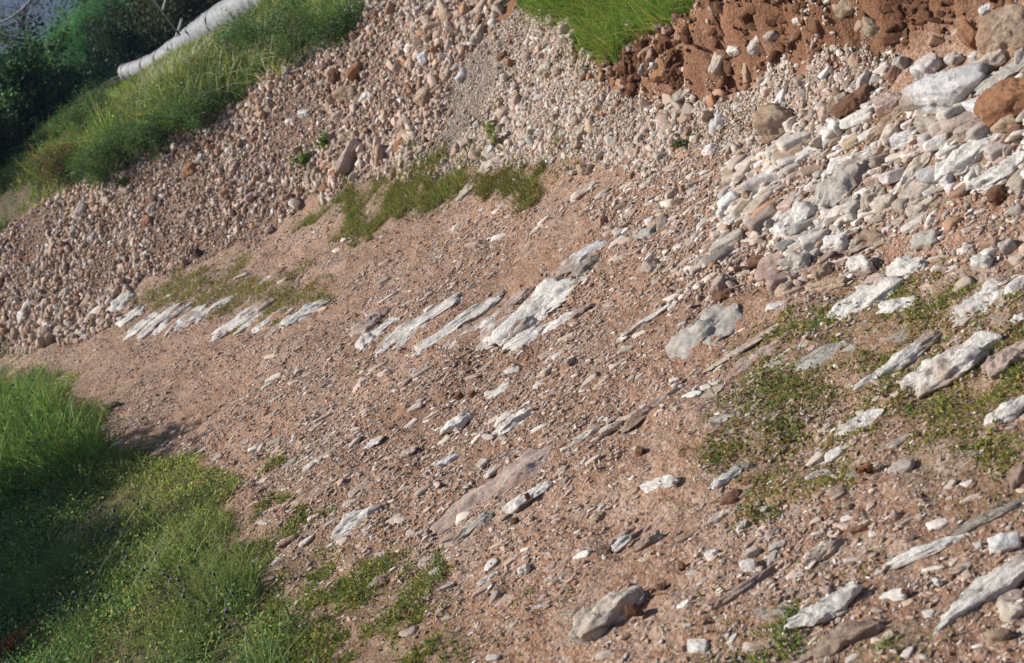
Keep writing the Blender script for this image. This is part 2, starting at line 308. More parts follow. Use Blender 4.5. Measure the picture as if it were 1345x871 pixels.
for q in [
 (1241,115,112,54,4,'L','b','large angular pale boulder, the biggest block near the upper right corner','the biggest pale boulder'),
 (1215,86,42,32,8,'L','b','rounded whitish stone resting just above the biggest pale boulder','the stone above the biggest boulder'),
 (1318,42,78,62,0,'T','b','big two-tone boulder with white top and tan flank at the right edge near the top','the two-tone boulder'),
 (1322,128,96,58,22,'R','b','large rusty orange boulder at the right edge below the two-tone boulder','the rusty orange boulder'),
 (1318,96,66,20,27,'G','m','long grey-tan slab lying over the rusty orange boulder','the slab over the rusty boulder'),
 (1300,80,54,26,26,'C','b','pale angular block leaning between the biggest pale boulder and the two-tone boulder',''),
 (1020,160,64,44,-5,'T','b','wedge-shaped block with pale left face and tan flank alone in the gravel','the tan wedge block'),
 (1097,168,30,30,5,'W','b','rounded white stone at the foot of the brown dirt patch','the white stone by the dirt patch'),
 (1122,135,50,32,28,'B','b','dark brown lumpy rock between the dirt patch and the pinkish rock','the brown lumpy rock'),
 (1172,132,52,24,3,'P','b','pinkish white rock just left of the biggest pale boulder','the pinkish rock'),
 (1184,83,24,20,50,'G','b','',''),
 (1151,36,50,30,-52,'T','b','tall tan stone with whitish head half buried in the red bank','the tall tan stone in the bank'),
 (1110,8,36,28,-8,'T','b','tan block at the top edge of the photo above the red bank',''),
 (1026,126,28,17,78,'L','b','upright bluish stone with flat face, above the tan wedge block',''),
 (943,161,26,25,5,'L','b','bluish white round stone in the pale gravel left of the tan wedge block','the bluish round stone'),
 (941,82,36,22,62,'C','b','knobbly cream stone hanging in the red bank','the knobbly cream stone'),
 (995,54,34,20,15,'L','b','bluish white stone cluster on top of the red bank',''),
 (965,65,26,16,15,'W','b','',''),(1012,45,20,16,20,'G','b','',''),(1050,24,26,12,15,'W','b','',''),
 (981,95,26,13,85,'T','b','narrow tan stone standing upright against the red bank',''),
 (1095,73,14,14,10,'C','b','',''),(1275,46,28,40,35,'R','b','rusty clod of red earth left of the two-tone boulder','the rusty clod'),
 (1252,76,20,24,60,'L','b','',''),(1256,44,24,11,62,'W','b','',''),(1298,10,30,22,30,'L','b','',''),(1238,20,18,13,35,'C','b','',''),
 (1283,72,20,16,10,'W','b','',''),(1339,74,18,20,0,'L','b','',''),(1230,55,28,11,10,'C','m','',''),
 (854,72,22,16,48,'O','b','grey stone poking out under the fringe of bright grass','the grey stone under the grass fringe'),
 (892,125,30,22,22,'O','b','olive grey angular stone at the foot of the left end of the red bank','the olive grey stone under the bank'),
 (858,84,14,11,10,'L','b','',''),(843,90,16,11,10,'G','b','',''),(866,96,34,18,10,'R','b','',''),
 (1042,286,68,32,32,'W','m','bright white humped rock, largest of the stones along the rubble edge','the bright white humped rock'),
 (966,287,50,24,22,'W','m','flat-topped white stone left of the bright white humped rock','the flat-topped white stone'),
 (1150,252,58,22,50,'C','m','curved cream rock standing like a shoulder in the rubble','the curved cream rock'),
 (1161,263,38,26,10,'C','m','blocky cream stone tucked beside the curved cream rock',''),
 (1209,270,46,26,32,'C','m','pale rounded stone at the upper edge of the bare red soil pocket','the pale stone by the soil pocket'),
 (1236,265,30,14,45,'C','m','',''),(1320,222,66,28,28,'W','m','white ledge of rock at the right edge above the bare soil pocket','the white ledge at the right edge'),
 (1275,203,92,32,30,'W','m','long cracked grey-white ledge running up to the right edge','the cracked grey ledge'),
 (1210,215,76,24,38,'C','m','ridged pale ledge left of the cracked grey ledge','the ridged pale ledge'),
 (1186,182,50,22,14,'L','m','bright bluish white pyramid-shaped rock amid the rubble','the bluish pyramid rock'),
 (1222,160,60,28,5,'O','b','grey-tan broken rock directly below the biggest pale boulder','the rock below the biggest boulder'),
 (1275,170,46,34,-10,'P','b','pinkish rock with white cap below the rusty orange boulder','the white-capped pinkish rock'),
 (1322,160,44,26,10,'T','b','tan lump under the right end of the rusty orange boulder',''),
 (1165,163,62,17,33,'T','m','long tan rock ridge running down left of the rubble top','the tan ridge'),
 (1105,243,84,26,30,'G','s','broad weathered grey outcrop above the small bare soil strip','the broad grey outcrop'),
 (1017,226,34,22,30,'W','m','',''),(980,263,32,20,30,'P','m','',''),(931,197,30,17,12,'W','m','',''),
 (1060,200,30,20,30,'W','m','',''),(1135,205,36,15,28,'W','m','',''),(1100,218,40,17,28,'W','m','',''),(1070,262,30,14,20,'C','m','',''),
 (1260,250,34,22,15,'T','m','',''),(1308,252,28,26,10,'B','b','dark brown broken block under the white ledge at the right edge',''),(1250,222,28,13,20,'T','m','',''),
 (1240,245,30,15,20,'O','m','',''),(1190,235,56,18,38,'W','m','',''),(1335,275,22,18,20,'O','b','',''),
 (1310,295,28,10,35,'T','m','',''),(1300,320,28,18,10,'T','b','',''),(1323,322,26,18,30,'G','b','',''),
 (1092,320,52,28,12,'W','b','rounded white boulder-like stone over the end of the long overhanging slab','the rounded white stone'),
 (1072,304,86,20,38,'W','m','long grey-white rock slanting above the rounded white stone','the long slanting rock'),
 (1046,343,54,32,15,'G','b','grey-white knobbly rock just above the dry twig end','the knobbly rock above the twig'),
 (986,308,40,18,15,'W','m','',''),(937,320,42,20,12,'O','b','smooth olive grey stone left of centre in the rubble','the smooth olive stone'),
 (921,344,48,17,42,'C','m','',''),(908,316,26,17,25,'O','m','',''),(995,343,36,18,5,'B','b','brown flat-topped stone just above the dry twig','the brown stone above the twig'),
 (944,372,26,22,10,'P','b','',''),(1128,345,44,26,8,'W','b','bright white angular block with dark right side','the bright angular block'),
 (1135,312,44,20,22,'O','m','grey-tan slab at the left end of the bare soil pocket',''),
 (1215,312,44,28,12,'G','b','squat grey-white rock on the lower rim of the soil pocket','the squat rock on the soil rim'),
 (1193,345,58,24,12,'W','m','broken white rock pile piece with wavy top left of the small blue-white stone','the wavy-topped white rock'),
 (1241,351,26,18,5,'L','b','small blue-white stone right of the wavy-topped white rock',''),(1288,343,30,24,10,'W','b','',''),
 (1124,395,94,32,30,'W','m','long smooth white slab lying at the upper edge of the weeds','the long smooth white slab'),
 (1182,400,52,20,16,'W','m','',''),(1297,393,68,22,33,'W','s','',''),(1336,372,30,30,10,'W','m','',''),
 (920,430,104,44,28,'G','f','wide flat grey bedrock patch flush with the soil in the centre right','the wide flat grey patch'),
 (980,452,118,8,32,'C','f','thin straight pale rock strip, leftmost of the slanting strips in the weeds','the thin straight strip'),
 (1001,463,78,16,33,'P','f','',''),(1040,461,94,14,31,'W','f','pale narrow rock strip between two similar ones in the weeds',''),
 (1080,467,80,24,26,'G','f','grey slab with tilted edge lying above a green weed patch','the grey slab above the weeds'),
 (1172,450,68,18,33,'O','f','dark grey low slab left of the big white slabs in the weeds',''),
 (1190,467,110,20,36,'W','m','long jagged bright white slab in the weeds','the jagged white slab'),
 (1240,478,108,36,30,'W','m','broad grey-white slab right of the jagged white slab','the broad slab in the weeds'),
 (1325,467,64,30,35,'P','m','pinkish grey slab cut by the right edge beside the weeds','the pinkish slab at the right edge'),
 (1325,538,60,22,36,'W','m','white slab cut by the right edge below the weedy patch','the lower right-edge slab'),
 (1128,555,66,26,27,'W','f','pale rough slab below the two big slabs in the weeds','the rough slab below the weeds'),
 (943,551,40,14,25,'W','m','small bright white slab in weedy soil below the thin strips','the small bright slab'),
 (920,526,70,8,36,'C','f','',''),(1312,421,46,13,12,'O','m','',''),(1077,356,26,22,30,'T','b','',''),(1083,372,50,20,12,'T','m','',''),
 (949,387,28,14,20,'B','m','',''),(1030,378,32,20,25,'T','m','',''),(1020,400,30,14,20,'W','m','',''),(1262,420,26,11,20,'G','m','',''),
 (1335,420,26,12,20,'W','m','',''),(1150,365,30,16,20,'P','m','',''),
 (761,339,84,20,27,'L','m','long bluish white slab just right of centre, upper of two','the long slab right of centre'),
 (764,356,58,15,36,'O','m','grey-brown slab directly under the long slab right of centre',''),
 (700,410,120,22,35,'W','s','white ribbed bedrock ridge in the middle of the track','the ribbed ridge mid-track'),
 (662,432,66,18,33,'W','s','',''),(738,384,70,12,34,'W','s','',''),(700,440,60,9,30,'W','s','',''),
 (520,440,66,8,36,'W','s','',''),(545,428,80,7,36,'W','s','thin white rib of bedrock in the pinkish strata left of centre',''),(565,415,90,7,36,'W','s','',''),
 (588,432,86,8,36,'W','s','',''),(606,420,84,8,37,'W','s','',''),(625,412,70,7,36,'W','s','',''),(622,436,60,9,34,'W','s','',''),
 (484,425,60,14,32,'P','s','',''),(480,446,34,12,30,'W','s','',''),
 (847,421,76,11,30,'W','m','slim white slab left of the wide flat grey patch','the slim slab'),
 (851,538,80,16,33,'C','m','smooth cream white tongue-shaped slab alone in brown soil below centre','the tongue-shaped slab'),
 (674,552,62,18,30,'W','m','bright white jagged slab below the centre of the track','the jagged slab below centre'),
 (600,554,42,18,30,'W','m','',''),(660,509,34,8,32,'W','f','',''),(722,520,26,10,30,'P','f','',''),
 (601,519,13,10,5,'B','b','one of two small dark brown stones side by side on bare soil, the left one','the left dark stone of the pair'),
 (619,518,13,8,5,'B','b','one of two small dark brown stones side by side on bare soil, the right one',''),
 (616,476,9,8,0,'B','b','',''),(850,303,34,20,12,'G','m','',''),(850,348,30,22,35,'P','m','',''),(870,290,26,16,20,'O','m','',''),
 (763,576,46,13,30,'W','m','',''),(799,562,28,10,30,'C','m','',''),
 (660,636,170,34,31,'P','f','largest flat pinkish grey slab, flush with the soil at lower centre','the largest flat slab'),
 (695,650,60,18,30,'W','m','white slab just below the largest flat slab','the white slab under the largest flat slab'),
 (692,651,9,9,0,'B','b','tiny brown pebble sitting on a white slab at lower centre','',.018),
 (617,695,62,16,33,'G','m','grey slab with shaded underside below the left end of the largest flat slab','the grey slab at lower centre'),
 (466,681,82,18,30,'W','m','whitish slab with dark mottles near the edge of the grass','the mottled slab near the grass'),
 (868,635,58,20,14,'W','m','white mottled stone right of the largest flat slab','the white mottled stone'),
 (840,591,16,13,10,'B','b','dark brown stone alone on smooth soil above the white mottled stone','the lone dark brown stone'),
 (741,633,18,14,5,'O','b','',''),(676,684,16,11,0,'B','b','',''),
 (800,804,100,40,32,'C','m','broad cream slab near the bottom edge with a brown stone on it','the broad cream slab'),
 (831,799,22,22,-30,'B','b','brown wedge stone perched on the broad cream slab','',.02),
 (847,710,46,14,30,'G','m','',''),(634,607,22,13,38,'W','m','',''),(587,604,30,9,28,'L','m','',''),(815,712,32,12,36,'W','m','',''),
 (799,721,10,9,0,'B','b','',''),(707,798,24,9,25,'L','m','',''),(755,802,30,14,25,'O','m','',''),(850,732,28,13,25,'C','m','',''),
 (894,743,14,13,0,'B','b','',''),(867,770,15,11,0,'B','b','',''),(752,680,46,12,30,'P','f','',''),(700,695,14,10,5,'G','m','',''),
 (686,746,20,14,20,'W','m','',''),(640,760,24,8,30,'W','m','',''),(665,788,30,11,20,'P','m','',''),(557,697,28,10,33,'P','m','',''),
 (500,762,34,13,28,'O','m','',''),(570,750,20,11,25,'G','m','',''),(560,735,26,9,20,'C','m','',''),(820,700,36,8,30,'P','m','',''),
 (782,680,20,10,30,'T','m','',''),(745,738,22,14,40,'T','m','',''),(420,602,36,9,28,'W','m','',''),(400,655,50,12,35,'W','f','',''),
 (420,640,30,7,30,'P','f','',''),(340,635,24,8,30,'W','f','',''),(375,710,28,9,30,'P','m','',''),(283,702,16,8,20,'W','m','',''),
 (471,640,30,10,33,'P','f','',''),(528,596,34,12,30,'P','f','',''),(690,540,22,6,30,'W','m','',''),(490,580,26,8,28,'W','f','',''),
 (952,627,48,15,34,'W','m','white slanting stone at the lower left of the weeds','the white slanting stone'),
 (975,612,26,13,20,'O','m','',''),(961,653,34,14,32,'B','m','dark brown slanting stone in soil under the white slanting stone','the dark slanting stone'),
 (1012,659,44,13,22,'C','f','',''),(1045,669,36,13,42,'P','m','pinkish hook-shaped stone on bare soil right of centre low','the pinkish hook stone'),
 (950,676,42,15,26,'C','m','',''),(1101,645,38,20,36,'T','m','white-topped brown stone with shaded face in the lower right','the white-topped brown stone'),
 (1120,624,26,16,25,'G','m','',''),(1083,721,58,22,35,'W','m','smooth white oblong stone on bare soil in the lower right','the smooth oblong stone'),
 (1083,742,24,12,25,'O','m','',''),(1077,759,18,11,10,'W','m','',''),(985,725,26,14,30,'W','b','upper of two white stones touching each other at lower right','the upper of the two white stones'),
 (982,742,24,18,20,'W','b','',''),(1011,702,28,12,32,'P','m','',''),(1020,715,26,9,25,'G','m','',''),
 (968,778,126,15,34,'P','m','very long thin pinkish rock rib at the bottom right of centre','the long thin rib'),
 (1013,806,64,24,14,'O','m','low tan-grey rock left of the white rock with dark end','the low tan-grey rock'),
 (1079,798,90,30,30,'W','m','rounded white rock with dark hollow end near the bottom edge','the white rock with dark end'),
 (1100,842,108,38,29,'G','m','large grey-white rough rock at the bottom edge','the large rough bottom rock'),
 (1215,722,98,17,28,'W','m','long white rock rib pointing at the right edge','the long white rib'),
 (1292,680,104,13,31,'O','m','darker upper continuation of the long white rock rib reaching the right edge',''),
 (1194,685,38,18,33,'W','m','white blocky stone among weeds above the long white rock rib','the white blocky stone'),(1176,676,16,20,70,'P','b','',''),
 (1318,711,44,28,25,'L','b','angular bluish stone by the lower right edge above the big white slab','the angular bluish stone'),
 (1290,782,160,34,38,'W','m','biggest white slab in the lower right corner with dark gaps','the biggest corner slab'),
 (1330,800,34,30,10,'C','b','',''),(1308,835,36,24,0,'T','b','',''),(1198,845,36,11,40,'W','m','',''),(1212,864,24,15,10,'W','m','',''),
 (1176,780,36,13,20,'W','m','',''),(1188,778,12,11,0,'B','b','',''),(1337,624,26,30,30,'G','b','',''),(1283,597,28,7,45,'W','m','',''),(1183,609,24,9,18,'W','m','',''),
 (1173,583,60,12,32,'G','m','',''),(1097,596,30,16,32,'W','m','white stone pair beside a red weed in the right half','the white stone beside the weed'),
 (914,847,34,20,15,'W','m','',''),(1003,845,54,13,22,'C','m','',''),(900,702,42,8,32,'T','f','',''),(1146,702,16,12,10,'W','m','',''),(1133,693,36,10,25,'B','m','',''),
 (1218,806,15,10,10,'L','m','',''),(1230,763,14,9,5,'W','m','',''),(1040,822,26,9,20,'P','m','',''),(1135,869,40,10,20,'G','m','',''),
 (935,727,22,14,30,'W','m','',''),(1285,716,14,9,35,'W','m','',''),(1262,745,28,10,25,'G','m','',''),(1112,663,16,9,0,'T','m','',''),(975,690,24,10,45,'W','m','',''),
 (556,124,36,26,10,'T','b','tan blocky stone, biggest in the middle of the scree above the weeds','the biggest tan scree stone'),
 (467,94,28,26,0,'R','b','reddish brown round stone high on the scree','the reddish round scree stone'),
 (440,98,22,22,0,'B','b','',''),(455,120,34,22,8,'T','b','broad tan stone under the reddish round scree stone',''),
 (458,203,56,26,55,'P','b','long pinkish white stone standing steeply in the scree near the bright green plant','the steep pinkish scree stone'),
 (526,190,30,20,10,'R','b','',''),(628,44,32,17,52,'C','b','cream wedge stone at the upper right of the scree','the cream scree wedge'),(588,22,30,24,20,'T','b','',''),
 (555,74,28,18,5,'L','b','bluish white flat stone in the upper scree','the bluish scree stone'),(606,98,24,14,30,'L','b','',''),(480,128,22,14,20,'W','b','',''),
 (659,73,17,12,20,'B','b','',''),(669,81,12,14,80,'R','b','',''),(700,112,12,10,0,'B','b','lone brown stone in the pale gravel chute','the lone brown chute stone'),(626,163,14,10,0,'L','b','',''),
 (645,196,16,18,60,'L','b','pale stone at the foot of the little green sprig','the stone by the sprig'),(657,208,20,12,10,'P','b','',''),(640,218,34,15,22,'C','m','',''),
 (614,247,34,11,35,'C','m','',''),(766,220,24,18,10,'T','b','',''),(822,107,17,13,5,'B','b','',''),(765,252,40,14,20,'W','m','white slab where the weeds end at the foot of the gravel chute','the white slab by the weeds'),
 (732,22,17,10,5,'L','b','',''),(648,28,15,12,5,'W','b','',''),(248,222,20,18,5,'R','b','round pinkish red stone just below the tall grass on the left scree','the round red scree stone'),
 (263,208,20,14,10,'L','b','',''),(300,198,11,10,5,'W','b','',''),(244,282,20,18,10,'P','b','',''),(400,148,28,13,5,'L','b','',''),(380,160,16,12,5,'W','b','',''),
 (121,312,15,16,5,'G','b','',''),(192,332,16,12,5,'L','b','',''),(259,332,12,15,5,'D','b','small dark brown stone near the foot of the left scree','the dark scree stone'),
 (193,290,18,18,5,'R','b','',''),(93,443,18,15,5,'O','b','',''),(110,437,16,10,5,'L','b','',''),(148,533,26,11,15,'D','b','dark stone at the edge of the tall green grass on the left','the dark stone by the grass'),
 (190,422,52,6,38,'W','s','',''),(206,424,60,7,40,'W','s','',''),(224,420,66,7,40,'W','s','white rock rib in the slanting strata by the yellow weeds, left half',''),(240,422,64,7,39,'W','s','',''),
 (255,421,60,8,38,'W','s','',''),(270,414,50,7,38,'W','s','',''),(312,422,70,9,36,'W','s','',''),(340,408,60,7,33,'C','s','',''),
 (402,411,66,10,37,'W','s','bright white narrow slab right of the yellow weeds on the left half','the narrow slab by the yellow weeds'),(122,415,36,9,34,'W','s','',''),(160,398,44,10,42,'W','s','',''),
 (176,412,42,7,42,'W','s','',''),(140,385,34,6,30,'P','s','',''),(348,368,22,6,32,'W','m','',''),(35,408,36,9,30,'W','s','',''),
 (505,430,50,7,36,'W','s','',''),(538,443,60,6,36,'W','s','',''),(577,443,60,7,36,'W','s','',''),(603,441,50,6,36,'P','s','',''),(642,424,70,7,37,'W','s','',''),(650,446,60,7,33,'W','s','',''),
 (675,396,60,7,36,'P','s','',''),(722,402,50,8,34,'W','s','',''),(735,424,50,8,30,'W','s','',''),(640,398,50,5,36,'P','s','',''),(682,446,50,8,30,'W','s','',''),(760,410,40,6,32,'P','s','',''),
 (182,432,40,6,38,'W','s','',''),(300,431,50,6,37,'W','s','',''),(330,424,50,6,36,'W','s','',''),(356,419,50,6,36,'W','s','',''),(285,404,50,6,36,'W','s','',''),(365,431,36,7,32,'P','s','',''),(150,404,40,6,36,'W','s','',''),(110,398,36,6,34,'P','s','',''),
]: Rk(*q)

HFD = dict(f=.22, s=.34, m=.50, b=.66)
_hx = np.array([h[0] for h in HERO], float); _hy = np.array([h[1] for h in HERO], float)
_P0 = hit(_hx, _hy); _d0 = np.linalg.norm(_P0-O, axis=1)
_off = np.array([HFD[h[6]]*h[3]*.45+0*h[0] for h in HERO])*_d0/FPX+np.array([h[9] for h in HERO])
_P1 = hit(_hx, _hy, _off); _NR = nrm(_P1[:, 0], _P1[:, 1]); _HZ = H(_P1[:, 0], _P1[:, 1])
def place_rock(i, px, py, L, W, a, c, sh, lift=0):
    hf = HFD[sh]; P = _P1[i]; d = np.linalg.norm(P-O); Ww = W*(1.55 if sh == 's' else 1)*d/FPX; Lw = L*d/FPX
    n = _NR[i]; v = (O-P)/d; sinE = max(.25, float(n@v)); cosE = math.sqrt(1-min(.99, sinE)**2)
    hgt = hf*Ww
    depth = np.clip((Ww-hgt*cosE)/sinE, .5*Ww, 1.15*Lw if sh in 'mb' else 2.2*Lw)
    ph = R_(a)-ROLL; e = math.sin(PITCH+.05)
    yaw = math.atan2(math.sin(ph)/max(e, .3), math.cos(ph)) if sh in 'fs' or abs(ph) < R_(25) else ph*.6
    yaw -= math.atan2(P[0], P[1])*.8
    sub = 5 if L > 45 else 4
    V, Fc = rock_shape(sub, 1000+i, 12 if sh in 'mb' else 9, 10 if sh in 'fs' else 14, .13, (.58, 1.0))
    sink = dict(f=1.9, s=1.2, m=.9, b=.55)[sh]         # how much lies under the ground, in heights
    S = np.array([Lw*.58, depth*.60, hgt*(1+sink)*.60])
    if sh in 'fs' or (sh == 'm' and L/W > 1.9):
        D = ICO[sub][0]; V = V*.84+D*.19
        warp = fbm3(D*1.3+i*5.1, 3, 11)
        V[:, 1] = V[:, 1]*(1+.45*warp)*(1-.15*np.abs(V[:, 0])**2)+.16*noise2(V[:, 0]*1.7+i, V[:, 0]*0, 12)
        V[:, 0] = V[:, 0]*(1.12+.2*noise2(V[:, 1]*3, V[:, 2]*2, i+5))
        st = noise2(V[:, 0]*1.3+i*3, V[:, 1]*5.5+.3*V[:, 0], 21)*.45+noise2(V[:, 0]*3.6+i*3, V[:, 1]*11, 22)*.35
        lump = fbm3(D*2.4+i*2.2, 4, 31)
        if sh == 's':
            rd = 1-2*np.abs(noise2(V[:, 0]*.8+i*3, V[:, 1]*4.2+.2*V[:, 0], 23)); rd2 = 1-2*np.abs(noise2(V[:, 0]*1.6+i*3, V[:, 1]*9, 24))
            V[:, 2] = V[:, 2]*(.75+.42*rd+.20*rd2+.18*lump)
        else: V[:, 2] = V[:, 2]*(.9+.30*st+.26*lump)+.12*lump
        q_ = 4.5; st_ = np.round(V[:, 2]*q_+.5*noise2(V[:, 0]*2+i, V[:, 1]*3, 61))/q_; V[:, 2] = .5*V[:, 2]+.5*st_     # broken bedding steps
    if sh in 'fs':
        rid = noise2(V[:, 1]*(9 if sh == 's' else 5)+.5*V[:, 0], V[:, 0]*1.2, 40+i)
        V[:, 2] = V[:, 2]*(1+.10*rid)
        V[:, 1] = V[:, 1]+.12*noise2(V[:, 0]*3, V[:, 2], i)
        V[:, 2] += .16*V[:, 1]                          # bedding tips a little towards the camera
    Q = V*S
    det = fbm3(Q*60+i, 3, i)*min(.05*Ww, .004); Q = Q*(1+det[:, None]/np.maximum(np.linalg.norm(Q, axis=1)[:, None], .01))
    Rm = rotz(yaw)
    if sh in 'mb' and abs(ph) > R_(25):                 # stands or leans
        cc, ss = math.cos(ph*.5), math.sin(ph*.5); Rm = Rm@np.array([[cc, 0, -ss], [0, 1, 0], [ss, 0, cc]])
    z3 = np.array([0, 0, 1.]); t = (n*(1.0 if sh in 'fs' else .6)+z3*(0 if sh in 'fs' else .4)); t /= np.linalg.norm(t)
    ax = np.cross(z3, t); sn = np.linalg.norm(ax); 
    if sn > 1e-5:
        q = Matrix.Rotation(math.asin(min(1, sn)), 3, Vector(ax/sn)); Rm = np.array(q)@Rm
    Q = Q@Rm.T
    P0 = P.copy(); P0[2] = _HZ[i]+hgt*(1-(1+sink)*.5)+lift
    base = np.array(COL[c])*(1+rng.uniform(-.06, .06)); nn = fbm3(Q*22+i*3.3, 3, 77)
    nn2 = fbm3(Q*9+i*1.3, 3, 99)
    cols = base*(1+.10*nn[:, None]); stain = sstep(.25 if sh != 'f' else -.05, .75, nn2)[:, None]*(.65 if c not in 'BDR' else .2)
    cols = cols*(1-stain)+np.array([.34, .20, .125])*stain
    if sh in 'bm' and c in 'WCTP' and L > 40:          # soil still crusted on the lower flank, broken edge
        lo = sstep(.05, -.25, V[:, 2]+.3*nn2)[:, None]*.7; cols = cols*(1-lo)+np.array([.38, .235, .15])*lo
    kind = 'rock_slab' if sh == 'f' else 'bedrock' if sh == 's' else 'boulder' if (L > 80 and W > 40 and sh == 'b') else 'stone'
    o = mesh_np(kind, Q, Fc, cols, M_ROCK, True); o.location = P0.tolist()
    return o, kind, P0
PLACED = []
for i, (px, py, L, W, a, c, sh, label, ref, lift) in enumerate(HERO):
    o, kind, P0 = place_rock(i, px, py, L, W, a, c, sh, lift)
    PLACED.append(dict(o=o, px=px, py=py, L=L, W=W, c=c, sh=sh, label=label, ref=ref, kind=kind))

# ------------------------------------------------------------------ scattered stones
def rand_rot(n, tilt=1.0):
    q = rng.normal(size=(n, 4)); q[:, 1:3] *= tilt; q /= np.linalg.norm(q, axis=1)[:, None]; w_, x, y, z = q.T
    return np.stack([1-2*(y*y+z*z), 2*(x*y-z*w_), 2*(x*z+y*w_), 2*(x*y+z*w_), 1-2*(x*x+z*z), 2*(y*z-x*w_), 2*(x*z-y*w_), 2*(y*z+x*w_), 1-2*(x*x+y*y)], 1).reshape(-1, 3, 3)
PROTO = {s: [rock_shape(s, 500+s*50+k, 6, 34, .07, (.42, 1.0)) for k in range(10)] for s in (1, 2, 3)}
def instances(P, S, RM, cols, sub):
    Vs, Fs, Cs = [], [], []; off = 0; pid = rng.integers(0, 10, len(P))
    for k in range(10):
        m = pid == k
        if not m.any(): continue
        V, Fc = PROTO[sub][k]; n = m.sum()
        Q = np.einsum('nij,nvj->nvi', RM[m], V[None]*S[m][:, None, :])+P[m][:, None, :]
        Vs.append(Q.reshape(-1, 3)); Fs.append((Fc[None]+(np.arange(n)*len(V))[:, None, None]+off).reshape(-1, 3)); off += n*len(V)
        Cs.append(np.repeat(cols[m], len(V), 0))
    return np.concatenate(Vs), np.concatenate(Fs), np.concatenate(Cs)
def inview(P, pad=230, rmax=16):
    x, y, d = project(P); return (d > .6) & (d < rmax) & (x > -pad) & (x < 1345+pad) & (y > -pad) & (y < 871+pad)
def rayhero(x, y):
    """True where a placed rock already stands"""
    m = np.zeros(len(x), bool)
    for q in PLACED:
        l = q['o'].location; r = min(q['L'], 70)*.36*math.hypot(l[0], l[1])/FPX
        m |= (x-l[0])**2+(y-l[1])**2 < r*r
    return m
def bbox_pts(poly, n):
    lo, hi = poly.min(0), poly.max(0); p = rng.uniform(lo, hi, (n, 2)); return p[:, 0], p[:, 1]
def palette(n, mix, dust=1.0):
    ks = list(mix); p = np.array([mix[k] for k in ks], float); p /= p.sum(); idx = rng.choice(len(ks), n, p=p)
    c = np.array([COL[k] for k in ks])[idx]; du = rng.uniform(.15, .75, (n, 1))*dust; c = c*(1-du)+np.array([.42, .29, .215])*du
    return np.clip(c*rng.normal(1, .20, (n, 1))*rng.normal(1, .012, (n, 3)), .02, .8), np.array(ks)[idx]
CAND = []    # the largest scattered stones become objects of their own
def make_scatter(name, x, y, size, cols, keys, flat=(.45, .8), sink=.25, sub_px=(5, 14), lift=None, big_px=13, want=True, along=0, lie=False):
    z = Hfull(x, y); n = len(x)
    S = np.stack([size*rng.uniform(.40, .70, n)*(1+along), size*rng.uniform(.28, .52, n), size*rng.uniform(*flat, n)*.5], 1)
    P = np.stack([x, y, z+S[:, 2]*(1-2*sink)+(lift if lift is not None else 0)], 1)
    v = inview(P); x, y, S, P, cols, keys, size = [q[v] for q in (x, y, S, P, cols, keys, size)]; n = len(x)
    RM = rand_rot(n, .9 if name == 'scree' else .5)
    if lie:
        a = rng.normal(0, .5, n); ca, sa = np.cos(a), np.sin(a); RM = rand_rot(n, 0)*0; RM[:, 0, 0] = ca; RM[:, 0, 1] = -sa; RM[:, 1, 0] = sa; RM[:, 1, 1] = ca; RM[:, 2, 2] = 1; RM[:, 2, 0] = rng.normal(0, .12, n)
    pxs = size*FPX/np.linalg.norm(P-O, axis=1)
    X, Y, _ = project(P); inside = (X > 4) & (X < 1341) & (Y > 4) & (Y < 867)
    big = (pxs > big_px) & inside & want
    for j in np.nonzero(big)[0]: CAND.append((pxs[j], P[j], S[j], RM[j], cols[j], keys[j], X[j], Y[j], name))
    parts = []; off = 0
    for sub, m in ((1, pxs < sub_px[0]), (2, (pxs >= sub_px[0]) & (pxs < sub_px[1]) & ~big), (3, (pxs >= sub_px[1]) & ~big)):
        if m.any():
            V, Fc, Cc = instances(P[m], S[m], RM[m], cols[m], sub); parts.append((V, Fc+off, Cc)); off += len(V)
    print(name, n, 'tris', sum(len(p[1]) for p in parts), 'big', int(big.sum()))
    return [np.concatenate([p[k] for p in parts]) for k in range(3)]
def pareto(n, lo, hi, a):
    u = rng.random(n); return (lo**-a-u*(lo**-a-hi**-a))**(-1/a)
MIXT = dict(P=5, T=4, C=3, W=2.6, R=2.2, B=1.6, G=1.0, L=.7)
MIXW = dict(W=1.6, C=2.4, G=4, L=1, T=2, P=2, O=2, R=.6, B=.4)
# pinkish scree on the left bank
def scat_zone(name, zk, n, lo, hi, a, mix, kind_label, dust=1.0, **kw):
    x, y = bbox_pts(Z[zk], n); m = zone(x, y, Z[zk], .07); x, y = x[m], y[m]
    m = ~rayhero(x, y); x, y = x[m], y[m]; s = pareto(len(x), lo, hi, a)*np.clip(1+.55*fbm2(x*1.8, y*1.8, 3, 201), .6, 1.8)*1; c, k = palette(len(x), mix, dust)
    return make_scatter(name, x, y, s, c, k, **kw)
BIGMESH = {}
def addstuff(name, arr): BIGMESH.setdefault(name, []).append(arr)
addstuff('scree', scat_zone('scree', 'talus', 215000, .013, .072, 1.75, MIXT, '', sink=.15, lift=None, big_px=15, flat=(.4, .9)))
addstuff('scree', scat_zone('scree', 'talus', 6500, .032, .11, 2.3, MIXT, '', sink=.15, big_px=15))
addstuff('pale_gravel', scat_zone('pale_gravel', 'chute', 260000, .007, .028, 1.8, MIXW, '', .75, sink=.15, big_px=13))
addstuff('pale_gravel', scat_zone('pale_gravel', 'chute', 5000, .018, .065, 2.2, MIXW, '', .75, sink=.15, big_px=13))
addstuff('rubble', scat_zone('rubble', 'rub', 34000, .006, .030, 1.6, dict(W=3, C=3, G=2, T=2, P=3, R=2, B=1.5), '', sink=.25, big_px=19))
